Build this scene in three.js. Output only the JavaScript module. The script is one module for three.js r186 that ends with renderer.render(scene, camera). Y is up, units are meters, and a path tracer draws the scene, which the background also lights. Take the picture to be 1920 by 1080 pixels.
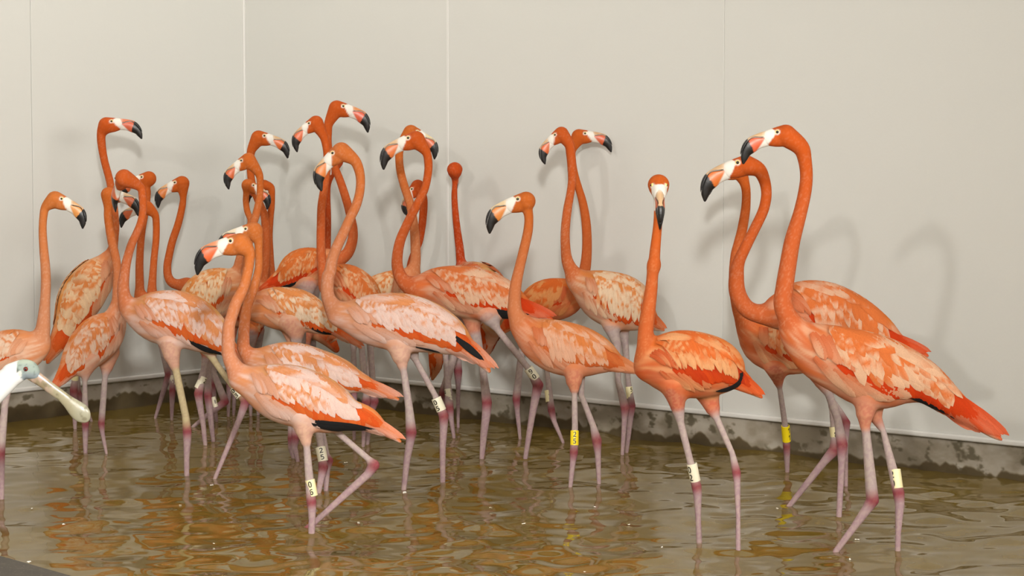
import * as THREE from 'three';
import { RectAreaLightUniformsLib } from 'three/addons/lights/RectAreaLightUniformsLib.js';
import { RoundedBoxGeometry } from 'three/addons/geometries/RoundedBoxGeometry.js';
import { mergeGeometries } from 'three/addons/utils/BufferGeometryUtils.js';
RectAreaLightUniformsLib.init();

// ───────────────────────── camera, exposure, lights ─────────────────────────
const scene = new THREE.Scene();
scene.background = new THREE.Color(0x000000);
const FOCAL = 4400, EYE = 1.35, PITCH = Math.atan(310 / FOCAL);          // focal length in pixels of a 1920×1080 frame
const camera = new THREE.PerspectiveCamera(2 * Math.atan(540 / FOCAL) * 180 / Math.PI, 16 / 9, 0.1, 60);
camera.position.set(0, EYE, 0);
camera.rotation.set(-PITCH, 0, 0);
scene.add(camera);
const renderer = new THREE.WebGLRenderer({ antialias: true });
renderer.toneMapping = THREE.LinearToneMapping;
renderer.toneMappingExposure = 0.94;
renderer.shadowMap.enabled = true;
const LIGHT = {
  flash: { at: [0.06, EYE + 0.36, 0.1], power: 180, color: 0xfffdf8, radius: 9, aim: [-2.0, 1.3, -11], half: 29 },      // the photographer's flash, a hand above the lens
  flood: { at: [-2.7, 3.1, 0.2], power: 46, color: 0xfffaf4, radius: 6 },              // flood lamp hung from the ceiling to the left
  wall: { nits: 15, color: 0xfffbf4 },                                                    // bank of lights high on the wall to the right of the camera
  panel: { nits: 6, color: 0xfff8ee },                                                  // ceiling panels
};

// ───────────────────────── small helpers ─────────────────────────
let seed = 12345;
const rnd = () => { seed = (seed * 1664525 + 1013904223) >>> 0; return seed / 4294967296; };
const rr = (a, b) => a + (b - a) * rnd();
const clamp = (x, a, b) => Math.min(b, Math.max(a, x));
const mix = (a, b, t) => a + (b - a) * t;
const sstep = (a, b, x) => { const t = clamp((x - a) / (b - a), 0, 1); return t * t * (3 - 2 * t); };
const lin = c => { c /= 255; return c <= 0.04045 ? c / 12.92 : Math.pow((c + 0.055) / 1.055, 2.4); };
const C = (r, g, b) => [lin(r), lin(g), lin(b)];
const mix3 = (a, b, t) => [a[0] + (b[0] - a[0]) * t, a[1] + (b[1] - a[1]) * t, a[2] + (b[2] - a[2]) * t];
const hash = (x, y, z) => { let h = (x * 374761393 + y * 668265263 + z * 2147483647) | 0; h = Math.imul(h ^ (h >>> 13), 1274126177); return ((h ^ (h >>> 16)) >>> 0) / 4294967296; };
function noise(x, y, z) {
  const xi = Math.floor(x), yi = Math.floor(y), zi = Math.floor(z);
  let u = x - xi, v = y - yi, w = z - zi;
  u = u * u * (3 - 2 * u); v = v * v * (3 - 2 * v); w = w * w * (3 - 2 * w);
  const l = (a, b, t) => a + (b - a) * t;
  return l(l(l(hash(xi, yi, zi), hash(xi + 1, yi, zi), u), l(hash(xi, yi + 1, zi), hash(xi + 1, yi + 1, zi), u), v),
    l(l(hash(xi, yi, zi + 1), hash(xi + 1, yi, zi + 1), u), l(hash(xi, yi + 1, zi + 1), hash(xi + 1, yi + 1, zi + 1), u), v), w);
}
const fbm = (x, y, z, n = 4) => { let s = 0, a = 0.5, t = 0; for (let i = 0; i < n; i++) { s += a * noise(x, y, z); t += a; x *= 2.03; y *= 2.03; z *= 2.03; a *= 0.5; } return s / t; };
const taken = {}, partNames = new WeakMap();
function numbered(name) { const n = taken[name] = (taken[name] ?? -1) + 1; return n ? `${name}_${String(n).padStart(3, '0')}` : name; }
function mesh(name, geo, mat, parent) {
  const m = new THREE.Mesh(geo, mat);
  m.castShadow = m.receiveShadow = true;
  if (parent) { let n = partNames.get(parent); if (!n) partNames.set(parent, n = {}); const k = n[name] = (n[name] ?? -1) + 1; m.name = k ? `${name}_${String(k).padStart(3, '0')}` : name; parent.add(m); }
  else { m.name = numbered(name); scene.add(m); }
  return m;
}
function tag(o, label, category, group, kind) { o.userData.label = label; o.userData.category = category; if (group) o.userData.group = group; if (kind) o.userData.kind = kind; return o; }
function struct(o) { o.userData.kind = 'structure'; return o; }

// a pixel of the photograph as a ray, and a point of the ground plane seen through it
const cp = Math.cos(PITCH), sp = Math.sin(PITCH);
function ray(px, py) { const a = (px - 960) / FOCAL, b = (540 - py) / FOCAL; return [a, -sp + b * cp, -cp - b * sp]; }
function onLevel(px, py, y) { const d = ray(px, py), t = (y - EYE) / d[1]; return [d[0] * t, y, d[2] * t]; }

// ───────────────────────── the room ─────────────────────────
const DEEP = 0.14, KERB = 0.13;                                          // depth of the pool, height of its kerb above the water
const P3 = p => new THREE.Vector3(...p);
const corner = P3(onLevel(463, 739, 0)), farRight = P3(onLevel(1920, 902, 0));
const e1 = farRight.clone().sub(corner).setY(0).normalize();             // along the right wall, towards the camera
const e2 = new THREE.Vector3(e1.z, 0, -e1.x); if (e2.z < 0) e2.negate(); // along the left wall, towards the camera
const ROOM = { a: 11, b: 10, h: 4 };
// local axes of the room: x along the right wall, y up, z away from it (along the left wall)
const toRoom = new THREE.Matrix4().makeBasis(e1, new THREE.Vector3(0, 1, 0), e2).setPosition(corner);
const flip = toRoom.determinant() < 0;
const inRoom = (geo, x, y, z) => { geo.translate(x, y, z).applyMatrix4(toRoom); if (flip && geo.index) { const a = geo.index.array; for (let i = 0; i < a.length; i += 3) { const t = a[i]; a[i] = a[i + 1]; a[i + 1] = t; } } return geo; };

function dataTexture(w, h, f, srgb = true) {
  const d = new Uint8Array(w * h * 4);
  for (let y = 0; y < h; y++) for (let x = 0; x < w; x++) { const c = f(x, y), i = (y * w + x) * 4; d[i] = c[0]; d[i + 1] = c[1]; d[i + 2] = c[2]; d[i + 3] = 255; }
  const t = new THREE.DataTexture(d, w, h);
  t.wrapS = t.wrapT = THREE.RepeatWrapping; t.magFilter = THREE.LinearFilter; t.minFilter = THREE.LinearMipmapLinearFilter; t.generateMipmaps = true;
  if (srgb) t.colorSpace = THREE.SRGBColorSpace;
  t.needsUpdate = true; return t;
}
const panelBump = dataTexture(256, 256, (x, y) => { const v = 110 + 90 * (0.6 * noise(x * 0.35, y * 0.35, 1) + 0.4 * noise(x * 0.9, y * 0.9, 7)); return [v, v, v]; }, false);
panelBump.repeat.set(3, 6);
const panelMat = new THREE.MeshStandardMaterial({ name: 'white_wall_panel', color: new THREE.Color().setRGB(...C(197, 197, 192)), roughness: 0.55, bumpMap: panelBump, bumpScale: 0.0006 });
const trimMat = new THREE.MeshStandardMaterial({ name: 'white_trim', color: new THREE.Color().setRGB(...C(206, 205, 201)), roughness: 0.45 });
const roomMat = new THREE.MeshStandardMaterial({ name: 'painted_wall', color: new THREE.Color().setRGB(...C(206, 203, 198)), roughness: 0.8 });

// walls that the photograph shows: a backing with separate panels hung on it, thin battens between them
function panelWall(name, length, cuts, place) {
  const back = struct(mesh(name, place(length, ROOM.h - KERB, 0.12, length / 2, KERB + (ROOM.h - KERB) / 2, -0.075), roomMat));
  for (let i = 0; i < cuts.length - 1; i++) {
    const w = cuts[i + 1] - cuts[i] - (name === 'wall_right' ? 0.0009 : 0.0018);
    mesh('panel', place(w, ROOM.h - KERB - 0.004, 0.02, (cuts[i] + cuts[i + 1]) / 2, KERB + (ROOM.h - KERB) / 2, -0.005, 0.002), panelMat, back);
    if (i === 1 && name === 'wall_right') mesh('batten', place(0.012, ROOM.h - KERB - 0.004, 0.003, cuts[i], KERB + (ROOM.h - KERB) / 2, 0.0055, 0.0012), trimMat, back);
  }
  return back;
}
const boxR = (x, y, z, r) => r ? new RoundedBoxGeometry(x, y, z, 1, r) : new THREE.BoxGeometry(x, y, z);
panelWall('wall_right', ROOM.a, [0.006, 1.37, 2.92, 4.42, 5.92, 7.42, 8.92, 11], (l, h, d, x, y, z, r) => inRoom(boxR(l, h, d, r), x, y, z));
panelWall('wall_left', ROOM.b, [0.006, 1.30, 2.8, 4.3, 5.8, 7.3, 10], (l, h, d, x, y, z, r) => inRoom(boxR(d, h, l, r), z, y, x));
struct(mesh('trim_1', inRoom(new RoundedBoxGeometry(0.012, ROOM.h - KERB, 0.012, 2, 0.004), 0.0085, KERB + (ROOM.h - KERB) / 2, 0.0085), trimMat));   // corner strip
struct(mesh('trim_2', inRoom(new RoundedBoxGeometry(ROOM.a, 0.022, 0.02, 2, 0.008), ROOM.a / 2, KERB + 0.012, 0.012), trimMat));               // foot strips of the two walls
struct(mesh('trim_3', inRoom(new RoundedBoxGeometry(0.02, 0.022, ROOM.b, 2, 0.008), 0.012, KERB + 0.012, ROOM.b / 2), trimMat));
struct(mesh('wall_back', inRoom(new THREE.BoxGeometry(ROOM.a, ROOM.h + 0.2, 0.15), ROOM.a / 2, ROOM.h / 2, ROOM.b + 0.075), roomMat));
struct(mesh('wall_near', inRoom(new THREE.BoxGeometry(0.15, ROOM.h + 0.2, ROOM.b), ROOM.a + 0.075, ROOM.h / 2, ROOM.b / 2), roomMat));
struct(mesh('ceiling', inRoom(new THREE.BoxGeometry(ROOM.a + 0.4, 0.15, ROOM.b + 0.4), ROOM.a / 2, ROOM.h + 0.075, ROOM.b / 2), roomMat));

// concrete kerb with a dark wet algae line whose edge is ragged
function kerbTexture(len, wet, shift) {
  return dataTexture(2048, 64, (x, y) => {
    const u = x / 2048 * len + shift, v = y / 64 * 0.27 - DEEP;            // metres along, metres above the water
    const g = fbm(u * 9, v * 14, 3, 5), s = fbm(u * 22, v * 30, 9, 4), pale = sstep(0.52, 0.7, fbm(u * 5, v * 9, 21, 4));
    let c = mix3([124, 115, 98], [164, 156, 142], sstep(0.3, 0.7, g));
    c = mix3(c, [176, 170, 158], 0.7 * pale);
    c = mix3(c, [74, 66, 46], 0.75 * sstep(0.6, 0.72, s));
    const edge = wet(u) + 0.045 * (fbm(u * 10, 0.5, 5, 4) - 0.5) * 2 + 0.018 * (noise(u * 45, 2, 2) - 0.5);
    c = mix3(c, mix3([62, 50, 27], [84, 70, 42], g), 0.93 * sstep(0.006, -0.006, v - edge));
    c = mix3(c, [66, 58, 40], 0.5 * sstep(0.118, 0.13, v + 0.01 * (s - 0.5)));
    return c;
  });
}
function kerb(name, len, tex, place) {
  const geo = place(len, KERB + DEEP);
  const m = new THREE.MeshStandardMaterial({ name: 'kerb_concrete', map: tex, roughness: 0.75 });
  return struct(mesh(name, geo, m));
}
kerb('pool_kerb', ROOM.a, kerbTexture(ROOM.a, u => u < 1.2 ? 0.045 : 0.038 - 0.01 * Math.min(1, (u - 1.2)), 0), (l, h) => inRoom(new THREE.BoxGeometry(l, h, 0.2), l / 2, (KERB - DEEP) / 2, -0.1));
kerb('pool_kerb', ROOM.b, kerbTexture(ROOM.b, u => 0.05 + 0.02 * noise(u * 3, 1, 1), 40), (l, h) => inRoom(new THREE.BoxGeometry(0.2, h, l).rotateY(0), -0.1, (KERB - DEEP) / 2, l / 2));

// ───────────────────────── pool, water, floor ─────────────────────────
const POOL = { w: 9.2, near: 3.6 };
const edgeA = P3(onLevel(0, 1042, 0.02)).sub(corner), edgeB = P3(onLevel(135, 1080, 0.02)).sub(corner);
const edge = [edgeA, edgeB].map(p => [p.dot(e1), p.dot(e2)]);
const edgeZ = x => edge[0][1] + (x - edge[0][0]) * (edge[1][1] - edge[0][1]) / (edge[1][0] - edge[0][0]);  // the pool's near edge, in the room's axes
const muddy = new THREE.MeshStandardMaterial({ name: 'pool_bottom_concrete', color: new THREE.Color().setRGB(...C(105, 90, 62)), roughness: 0.9 });
struct(mesh('pool_floor', inRoom(new THREE.BoxGeometry(POOL.w + 0.4, 0.1, 4.6), POOL.w / 2, -DEEP - 0.05, 2.1), muddy));
struct(mesh('pool_end_wall', inRoom(new THREE.BoxGeometry(0.2, KERB + DEEP, 4.4), POOL.w + 0.1, (KERB - DEEP) / 2, 2.2), muddy));

// waves: a sum of travelling sines, calmer towards the left wall, and rings round each leg
const waves = [];
for (let i = 0; i < 46; i++) { const lam = 0.1 * Math.pow(8, rnd()), a = rr(0, Math.PI * 2); waves.push([Math.cos(a) * 2 * Math.PI / lam, Math.sin(a) * 2 * Math.PI / lam, rr(0, 6.28), lam]); }
const rings = [];                                                        // filled by the legs: [x, z] in world axes
function waterHeight(x, z) {
  const calm = mix(0.45, 1, sstep(-2.0, 0.2, x + 0.25 * (z + 9))) * (0.55 + 0.9 * fbm(x * 1.3, z * 1.3, 4, 3));
  let h = 0;
  for (const w of waves) h += Math.sin(w[0] * x + w[1] * z + w[2] + 1.3 * noise(x * 2.2, z * 2.2, w[2])) * w[3] * 0.0022;
  h *= calm;
  for (const r of rings) { const d = Math.hypot(x - r[0], z - r[1]); if (d < 0.35) h += 0.0011 * Math.cos(d * 62 + r[2]) * Math.exp(-d * 11); }
  return h;
}
const waterMat = new THREE.MeshPhysicalMaterial({ name: 'murky_water', color: new THREE.Color().setRGB(0.165, 0.11, 0.02), roughness: 0.035, ior: 1.33, specularIntensity: 0.66, specularColor: new THREE.Color().setRGB(1, 0.87, 0.64) });
function buildWater() {
  const nx = 430, nz = 330, x0 = 0, x1 = 6.4, pos = [], idx = [];
  const v = new THREE.Vector3();
  for (let j = 0; j <= nz; j++) for (let i = 0; i <= nx; i++) {
    const x = mix(x0, x1, i / nx), z = mix(0, edgeZ(x), j / nz);
    v.set(x, 0, z).applyMatrix4(toRoom);
    pos.push(v.x, waterHeight(v.x, v.z), v.z);
  }
  for (let j = 0; j < nz; j++) for (let i = 0; i < nx; i++) { const a = j * (nx + 1) + i, b = a + 1, c = a + nx + 1, d = c + 1; if (flip) idx.push(a, b, c, b, d, c); else idx.push(a, c, b, b, c, d); }
  const o = pos.length / 3;                                               // the rest of the pool, out of the picture, is one plain sheet
  for (const [x, z] of [[x1, 0], [POOL.w - 0.01, 0], [x1, edgeZ(x1)], [POOL.w - 0.01, edgeZ(POOL.w)]]) { v.set(x, 0, z).applyMatrix4(toRoom); pos.push(v.x, 0, v.z); }
  if (flip) idx.push(o, o + 1, o + 2, o + 1, o + 3, o + 2); else idx.push(o, o + 2, o + 1, o + 1, o + 2, o + 3);
  const g = new THREE.BufferGeometry();
  g.setAttribute('position', new THREE.Float32BufferAttribute(pos, 3)); g.setIndex(idx); g.computeVertexNormals();
  if (g.attributes.normal.getY(1000) < 0) { for (let i = 0; i < idx.length; i += 3) { const t = idx[i]; idx[i] = idx[i + 1]; idx[i + 1] = t; } g.setIndex(idx); g.computeVertexNormals(); }
  return tag(mesh('pool_water', g, waterMat), 'murky brown rippling water of the shallow pool the birds wade in', 'water', null, 'stuff');
}
// dark stone kerb of the near side, and the floor behind it
const stoneTex = dataTexture(512, 128, (x, y) => { const g = fbm(x * 0.05, y * 0.05, 2, 5), s = noise(x * 0.5, y * 0.5, 3); let c = mix3([48, 46, 38], [74, 69, 58], g); if (s > 0.86) c = mix3(c, [120, 110, 98], 0.7); return mix3(c, [112, 98, 88], sstep(0.58, 0.66, fbm(x * 0.028, y * 0.04, 11, 3)) * 0.8); });
stoneTex.repeat.set(5, 1);
const stoneMat = new THREE.MeshStandardMaterial({ name: 'dark_wet_stone', map: stoneTex, roughness: 0.6 });
{
  const s = (a, b, za, zb, y0, y1, name, mat) => {                       // a slab between two lines parallel to the pool's edge
    const g = new THREE.BoxGeometry(b - a, y1 - y0, 1), p = g.attributes.position;
    for (let i = 0; i < p.count; i++) { const x = p.getX(i) + (a + b) / 2, far = p.getZ(i) > 0; p.setXYZ(i, x, p.getY(i) + (y0 + y1) / 2, far ? (zb === null ? ROOM.b : edgeZ(x) + zb) : edgeZ(x) + za); }
    g.computeVertexNormals(); return struct(mesh(name, inRoom(g, 0, 0, 0), mat));
  };
  s(0, ROOM.a, 0, 0.28, -DEEP, 0.02, 'pool_edge', stoneMat);
  s(0, ROOM.a, 0.28, null, -DEEP, 0.012, 'floor', new THREE.MeshStandardMaterial({ name: 'floor_concrete', color: new THREE.Color().setRGB(...C(128, 118, 104)), roughness: 0.8 }));
}

// ───────────────────────── meshing of soft bodies ─────────────────────────
// A body is a set of tapered capsules ("bones") in three groups, joined smoothly on a grid and skinned by surface nets.
const PAD = 0.035;
let bufA = new Float32Array(0), bufB = new Float32Array(0), bufC = new Float32Array(0), bufD = new Float32Array(0), bufI = new Int32Array(0);
function capsule(b, x, y, z) {
  let px = x - b.a[0], py = y - b.a[1], pz = z - b.a[2];
  let dx = b.d[0], dy = b.d[1], dz = b.d[2];
  if (b.lat) { const l = b.lat, e = l.e, k = l.k; const s = (px * e[0] + py * e[1] + pz * e[2]) * k; px += e[0] * s; py += e[1] * s; pz += e[2] * s; dx = b.e[0]; dy = b.e[1]; dz = b.e[2]; }
  let t = (px * dx + py * dy + pz * dz) * b.inv; t = t < 0 ? 0 : t > 1 ? 1 : t;
  px -= dx * t; py -= dy * t; pz -= dz * t;
  b.t = t;
  return Math.sqrt(px * px + py * py + pz * pz) - (b.ra + (b.rb - b.ra) * t);
}
// lat: {e: sideways axis, s: how thin the shape is along it}
function bone(a, ra, b, rb, lat, more) {
  const d = [b[0] - a[0], b[1] - a[1], b[2] - a[2]], o = { a, b, ra, rb, d, lat: lat ? { e: lat.e, k: 1 / lat.s - 1 } : null, t: 0, ...more };
  o.e = d;
  if (lat) { const s = (d[0] * lat.e[0] + d[1] * lat.e[1] + d[2] * lat.e[2]) * o.lat.k; o.e = [d[0] + lat.e[0] * s, d[1] + lat.e[1] * s, d[2] + lat.e[2] * s]; }
  o.inv = 1 / Math.max(1e-9, o.e[0] ** 2 + o.e[1] ** 2 + o.e[2] ** 2);
  return o;
}
const smin = (a, b, k) => { const h = k - Math.abs(a - b); return h > 0 ? Math.min(a, b) - h * h / (4 * k) : Math.min(a, b); };
function skin({ neck = [], torso = [], legs = [], cut = null, h, color, kNeck = 0.03, kLeg = 0.03 }) {
  const all = [...neck, ...torso, ...legs], lo = [1e9, 1e9, 1e9], hi = [-1e9, -1e9, -1e9];
  for (const b of all) for (let k = 0; k < 3; k++) { lo[k] = Math.min(lo[k], b.a[k] - b.ra, b.b[k] - b.rb); hi[k] = Math.max(hi[k], b.a[k] + b.ra, b.b[k] + b.rb); }
  const n = [0, 1, 2].map(k => { lo[k] -= 3 * h; return Math.ceil((hi[k] + 3 * h - lo[k]) / h) + 1; });
  const [nx, ny, nz] = n, N = nx * ny * nz, sy = nx, sz = nx * ny;
  if (bufA.length < N) { bufA = new Float32Array(N); bufB = new Float32Array(N); bufC = new Float32Array(N); bufD = new Float32Array(N); bufI = new Int32Array(N); }
  const F = bufA, T = bufB, L = bufC;
  F.fill(PAD, 0, N); T.fill(PAD, 0, N); L.fill(PAD, 0, N);
  const raster = (bones, G) => {
    for (const b of bones) {
      const r = Math.max(b.ra, b.rb) + PAD, i0 = [], i1 = [];
      for (let k = 0; k < 3; k++) { i0[k] = Math.max(0, Math.floor((Math.min(b.a[k], b.b[k]) - r - lo[k]) / h)); i1[k] = Math.min(n[k] - 1, Math.ceil((Math.max(b.a[k], b.b[k]) + r - lo[k]) / h)); }
      for (let k = i0[2]; k <= i1[2]; k++) for (let j = i0[1]; j <= i1[1]; j++) { let q = k * sz + j * sy + i0[0]; for (let i = i0[0]; i <= i1[0]; i++, q++) { const d = capsule(b, lo[0] + i * h, lo[1] + j * h, lo[2] + k * h); if (d < G[q]) G[q] = d; } }
    }
  };
  raster(neck, F); raster(torso, T); raster(legs, L);
  for (let q = 0; q < N; q++) { if (T[q] < PAD) F[q] = smin(F[q], T[q], kNeck); if (L[q] < PAD) F[q] = smin(F[q], L[q], kLeg); }
  if (cut) for (let k = 0, q = 0; k < nz; k++) for (let j = 0; j < ny; j++) for (let i = 0; i < nx; i++, q++) if (F[q] < PAD) F[q] = Math.max(F[q], cut(lo[0] + i * h, lo[1] + j * h, lo[2] + k * h));
  const I = bufI, pos = [], idx = [], nor = [], col = [];
  const off = [0, 1, sy, sy + 1, sz, sz + 1, sz + sy, sz + sy + 1];
  for (let k = 0; k < nz - 1; k++) for (let j = 0; j < ny - 1; j++) { let q = k * sz + j * sy; for (let i = 0; i < nx - 1; i++, q++) {
    let m = 0; for (let c = 0; c < 8; c++) if (F[q + off[c]] < 0) m |= 1 << c;
    I[q] = -1; if (m === 0 || m === 255) continue;
    let x = 0, y = 0, z = 0, e = 0;
    for (let a = 0; a < 8; a++) for (let s = 1; s < 8; s <<= 1) { if (a & s) continue; const b = a | s; if (((m >> a) & 1) === ((m >> b) & 1)) continue;
      const fa = F[q + off[a]], t = fa / (fa - F[q + off[b]]);
      x += (a & 1) + (s === 1 ? t : 0); y += ((a >> 1) & 1) + (s === 2 ? t : 0); z += ((a >> 2) & 1) + (s === 4 ? t : 0); e++; }
    x /= e; y /= e; z /= e;
    I[q] = pos.length / 3; pos.push(lo[0] + (i + x) * h, lo[1] + (j + y) * h, lo[2] + (k + z) * h);
  } }
  for (let k = 1; k < nz - 1; k++) for (let j = 1; j < ny - 1; j++) { let q = k * sz + j * sy + 1; for (let i = 1; i < nx - 1; i++, q++) {
    const s0 = F[q] < 0;
    for (let ax = 0; ax < 3; ax++) { const st = ax === 0 ? 1 : ax === 1 ? sy : sz; if (s0 === (F[q + st] < 0)) continue;
      const u = ax === 0 ? sy : ax === 1 ? sz : 1, v = ax === 0 ? sz : ax === 1 ? 1 : sy;
      const a = I[q - u - v], b = I[q - v], c = I[q], d = I[q - u];
      if (s0) idx.push(a, b, c, a, c, d); else idx.push(a, c, b, a, d, c); }
  } }
  const at = (G, x, y, z) => { x = clamp((x - lo[0]) / h, 0, nx - 1.001); y = clamp((y - lo[1]) / h, 0, ny - 1.001); z = clamp((z - lo[2]) / h, 0, nz - 1.001); const i = x | 0, j = y | 0, k = z | 0, q = k * sz + j * sy + i; x -= i; y -= j; z -= k;
    return mix(mix(mix(G[q], G[q + 1], x), mix(G[q + sy], G[q + sy + 1], x), y), mix(mix(G[q + sz], G[q + sz + 1], x), mix(G[q + sz + sy], G[q + sz + sy + 1], x), y), z); };
  const g = 0.8 * h, p = [0, 0, 0];
  for (let i = 0; i < pos.length; i += 3) {
    p[0] = pos[i]; p[1] = pos[i + 1]; p[2] = pos[i + 2];
    const a = at(F, p[0] + g, p[1], p[2]) - at(F, p[0] - g, p[1], p[2]), b = at(F, p[0], p[1] + g, p[2]) - at(F, p[0], p[1] - g, p[2]), c = at(F, p[0], p[1], p[2] + g) - at(F, p[0], p[1], p[2] - g), l = Math.hypot(a, b, c) || 1;
    nor.push(a / l, b / l, c / l); col.push(...color(p, all));
  }
  const geo = new THREE.BufferGeometry();
  geo.setAttribute('position', new THREE.Float32BufferAttribute(pos, 3)); geo.setAttribute('normal', new THREE.Float32BufferAttribute(nor, 3)); geo.setAttribute('color', new THREE.Float32BufferAttribute(col, 3)); geo.setIndex(idx);
  // height of the torso's two sides over the bird's middle plane, for laying feathers on it
  const side = s => { const H = new Float32Array(nx * ny).fill(-1); for (let j = 0; j < ny; j++) for (let i = 0; i < nx; i++) for (let m = 0; m < nz - 1; m++) { const k = s > 0 ? nz - 2 - m : m + 1, q = k * sz + j * sy + i; if (T[q] < 0) { const f = T[q + s * sz]; H[j * nx + i] = s * (lo[2] + (k + s * (T[q] / (T[q] - f))) * h); break; } } return (x, y) => { x = clamp((x - lo[0]) / h, 0, nx - 1.001); y = clamp((y - lo[1]) / h, 0, ny - 1.001); const i = x | 0, j = y | 0; x -= i; y -= j; const q = j * nx + i, v = w => Math.max(w, 0.002); return mix(mix(v(H[q]), v(H[q + 1]), x), mix(v(H[q + nx]), v(H[q + nx + 1]), x), y); }; };
  return { geo, height: side(1), heightFar: () => side(-1) };
}
// a smooth curve through rows of numbers
function curve(rows, per) {
  const out = [], n = rows.length, g = i => rows[clamp(i, 0, n - 1)];
  for (let i = 0; i < n - 1; i++) for (let s = 0; s < per; s++) { const t = s / per, p0 = g(i - 1), p1 = g(i), p2 = g(i + 1), p3 = g(i + 2);
    out.push(p1.map((_, k) => 0.5 * (2 * p1[k] + (p2[k] - p0[k]) * t + (2 * p0[k] - 5 * p1[k] + 4 * p2[k] - p3[k]) * t * t + (3 * p1[k] - p0[k] - 3 * p2[k] + p3[k]) * t * t * t))); }
  out.push(rows[n - 1].slice()); return out;
}

// ───────────────────────── flamingos ─────────────────────────
const plumage = new THREE.MeshPhysicalMaterial({ name: 'plumage', vertexColors: true, roughness: 0.85, specularIntensity: 0.35, sheen: 0.05, sheenRoughness: 0.6, sheenColor: new THREE.Color(1, 0.8, 0.6), side: THREE.DoubleSide });
// barbs: fine slanting streaks either side of a pale shaft; u across the feather, v along it
const barbs = dataTexture(64, 256, (x, y) => { const s = Math.abs(x - 31.5) / 32, n = noise(x * 0.22 + 9, (y - s * 26) * 0.55, 3), m = noise(x * 0.5, y * 0.06, 8); const v = clamp(250 - 50 * n * n + 14 * (m - 0.5) + (s < 0.05 ? 14 : 0) - (s > 0.93 ? 14 * n : 0), 0, 255); return [v, v, v]; }, false);
const quills = plumage.clone(); quills.name = 'feather_barbs'; quills.map = barbs; quills.bumpMap = barbs; quills.bumpScale = 0.0012;
const horn = new THREE.MeshPhysicalMaterial({ name: 'bill_horn', vertexColors: true, color: new THREE.Color().setRGB(0.68, 0.68, 0.68), roughness: 0.38, clearcoat: 0.15, clearcoatRoughness: 0.4, side: THREE.DoubleSide });
const irisMat = new THREE.MeshPhysicalMaterial({ name: 'pale_iris', color: new THREE.Color().setRGB(...C(232, 205, 120)), roughness: 0.2, clearcoat: 0.6 });
const pupilMat = new THREE.MeshPhysicalMaterial({ name: 'black_pupil', color: new THREE.Color().setRGB(0.006, 0.005, 0.005), roughness: 0.12, clearcoat: 0.8 });
const eyeGeo = new THREE.SphereGeometry(1, 14, 10);
const LEG = C(160, 143, 140), LEG2 = C(132, 106, 112), ANKLE = C(124, 50, 58), SHANK = C(152, 126, 130), BONE = C(180, 168, 142);
const WHITE = C(214, 209, 200), BLACK = C(26, 25, 26);
const PAL = {
  pale: { nt: C(217, 130, 80), nk: C(224, 154, 124), br: C(234, 172, 146), bk: C(238, 184, 142), be: C(238, 200, 184), root: C(236, 156, 108), tip: C(245, 214, 204), rd: C(228, 92, 38), tl: C(232, 128, 76), blk: 1, warm: 0.3 },
  pink: { nt: C(214, 118, 60), nk: C(220, 140, 100), br: C(230, 150, 116), bk: C(236, 160, 108), be: C(232, 178, 154), root: C(236, 142, 80), tip: C(243, 206, 180), rd: C(226, 84, 30), tl: C(230, 112, 56), blk: 0.5, warm: 0.5 },
  rich: { nt: C(212, 100, 42), nk: C(216, 112, 64), br: C(228, 126, 84), bk: C(238, 146, 82), be: C(232, 158, 128), root: C(236, 124, 52), tip: C(243, 196, 160), rd: C(220, 66, 18), tl: C(228, 80, 18), blk: 0.3, warm: 0.75 },
  orange: { nt: C(212, 106, 46), nk: C(214, 112, 62), br: C(222, 112, 68), bk: C(236, 134, 64), be: C(224, 130, 92), root: C(232, 112, 44), tip: C(241, 186, 138), rd: C(214, 64, 20), tl: C(226, 88, 28), blk: 0.3, warm: 0.7 },
};
// measured feather colours to reflectance: the pure oranges deeper than the pale tips
const plumes = p => Object.fromEntries(Object.entries(p).map(([k, c]) => [k, Array.isArray(c) ? (/nt|root|rd|tl|bk/.test(k) ? [c[0] * 0.6, c[1] * 0.51, c[2] * 0.27] : /nk|br/.test(k) ? [c[0] * 0.58, c[1] * 0.52, c[2] * 0.42] : [c[0] * 0.62, c[1] * 0.6, c[2] * 0.58]) : c]));
// a head, in units of a pixel of the largest bird: [forward, down, radius] from the eye
const HEAD = [[-33, 12, 18.5], [-17, 6.5, 20.5], [0, 9.5, 18.2], [13, 10.8, 15]];
const BILL = [[15, 11.2, 14.6], [34, 17.5, 14], [47, 25.5, 14.3], [56, 36.5, 10.5], [59, 47.5, 7], [61, 58.5, 2.6]];
const mouth = a => 10 + (a > 42 ? 0.06 * (a - 42) ** 2 : 0);
const face = (b) => { const P = [[-30, 26], [-8, 12], [-2, 3], [4, 4], [12.5, 9], [24, 16], [40, 22]]; for (let i = 1; i < P.length; i++) if (b <= P[i][0]) return mix(P[i - 1][1], P[i][1], (b - P[i - 1][0]) / (P[i][0] - P[i - 1][0])); return 22; };

function bandTexture(text, paper) {
  const c = document.createElement('canvas'); c.width = 256; c.height = 128; const g = c.getContext('2d');
  g.fillStyle = paper; g.fillRect(0, 0, 256, 128);
  g.fillStyle = '#221f16'; g.textAlign = 'center'; g.textBaseline = 'middle'; g.font = 'bold 62px sans-serif';
  for (const x of [64, 192]) [...text].forEach((ch, i) => g.fillText(ch, x, 64 + (i - (text.length - 1) / 2) * 58));
  const t = new THREE.CanvasTexture(c); t.colorSpace = THREE.SRGBColorSpace; return t;
}
function dot(a, b) { return a[0] * b[0] + a[1] * b[1] + a[2] * b[2]; }

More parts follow.
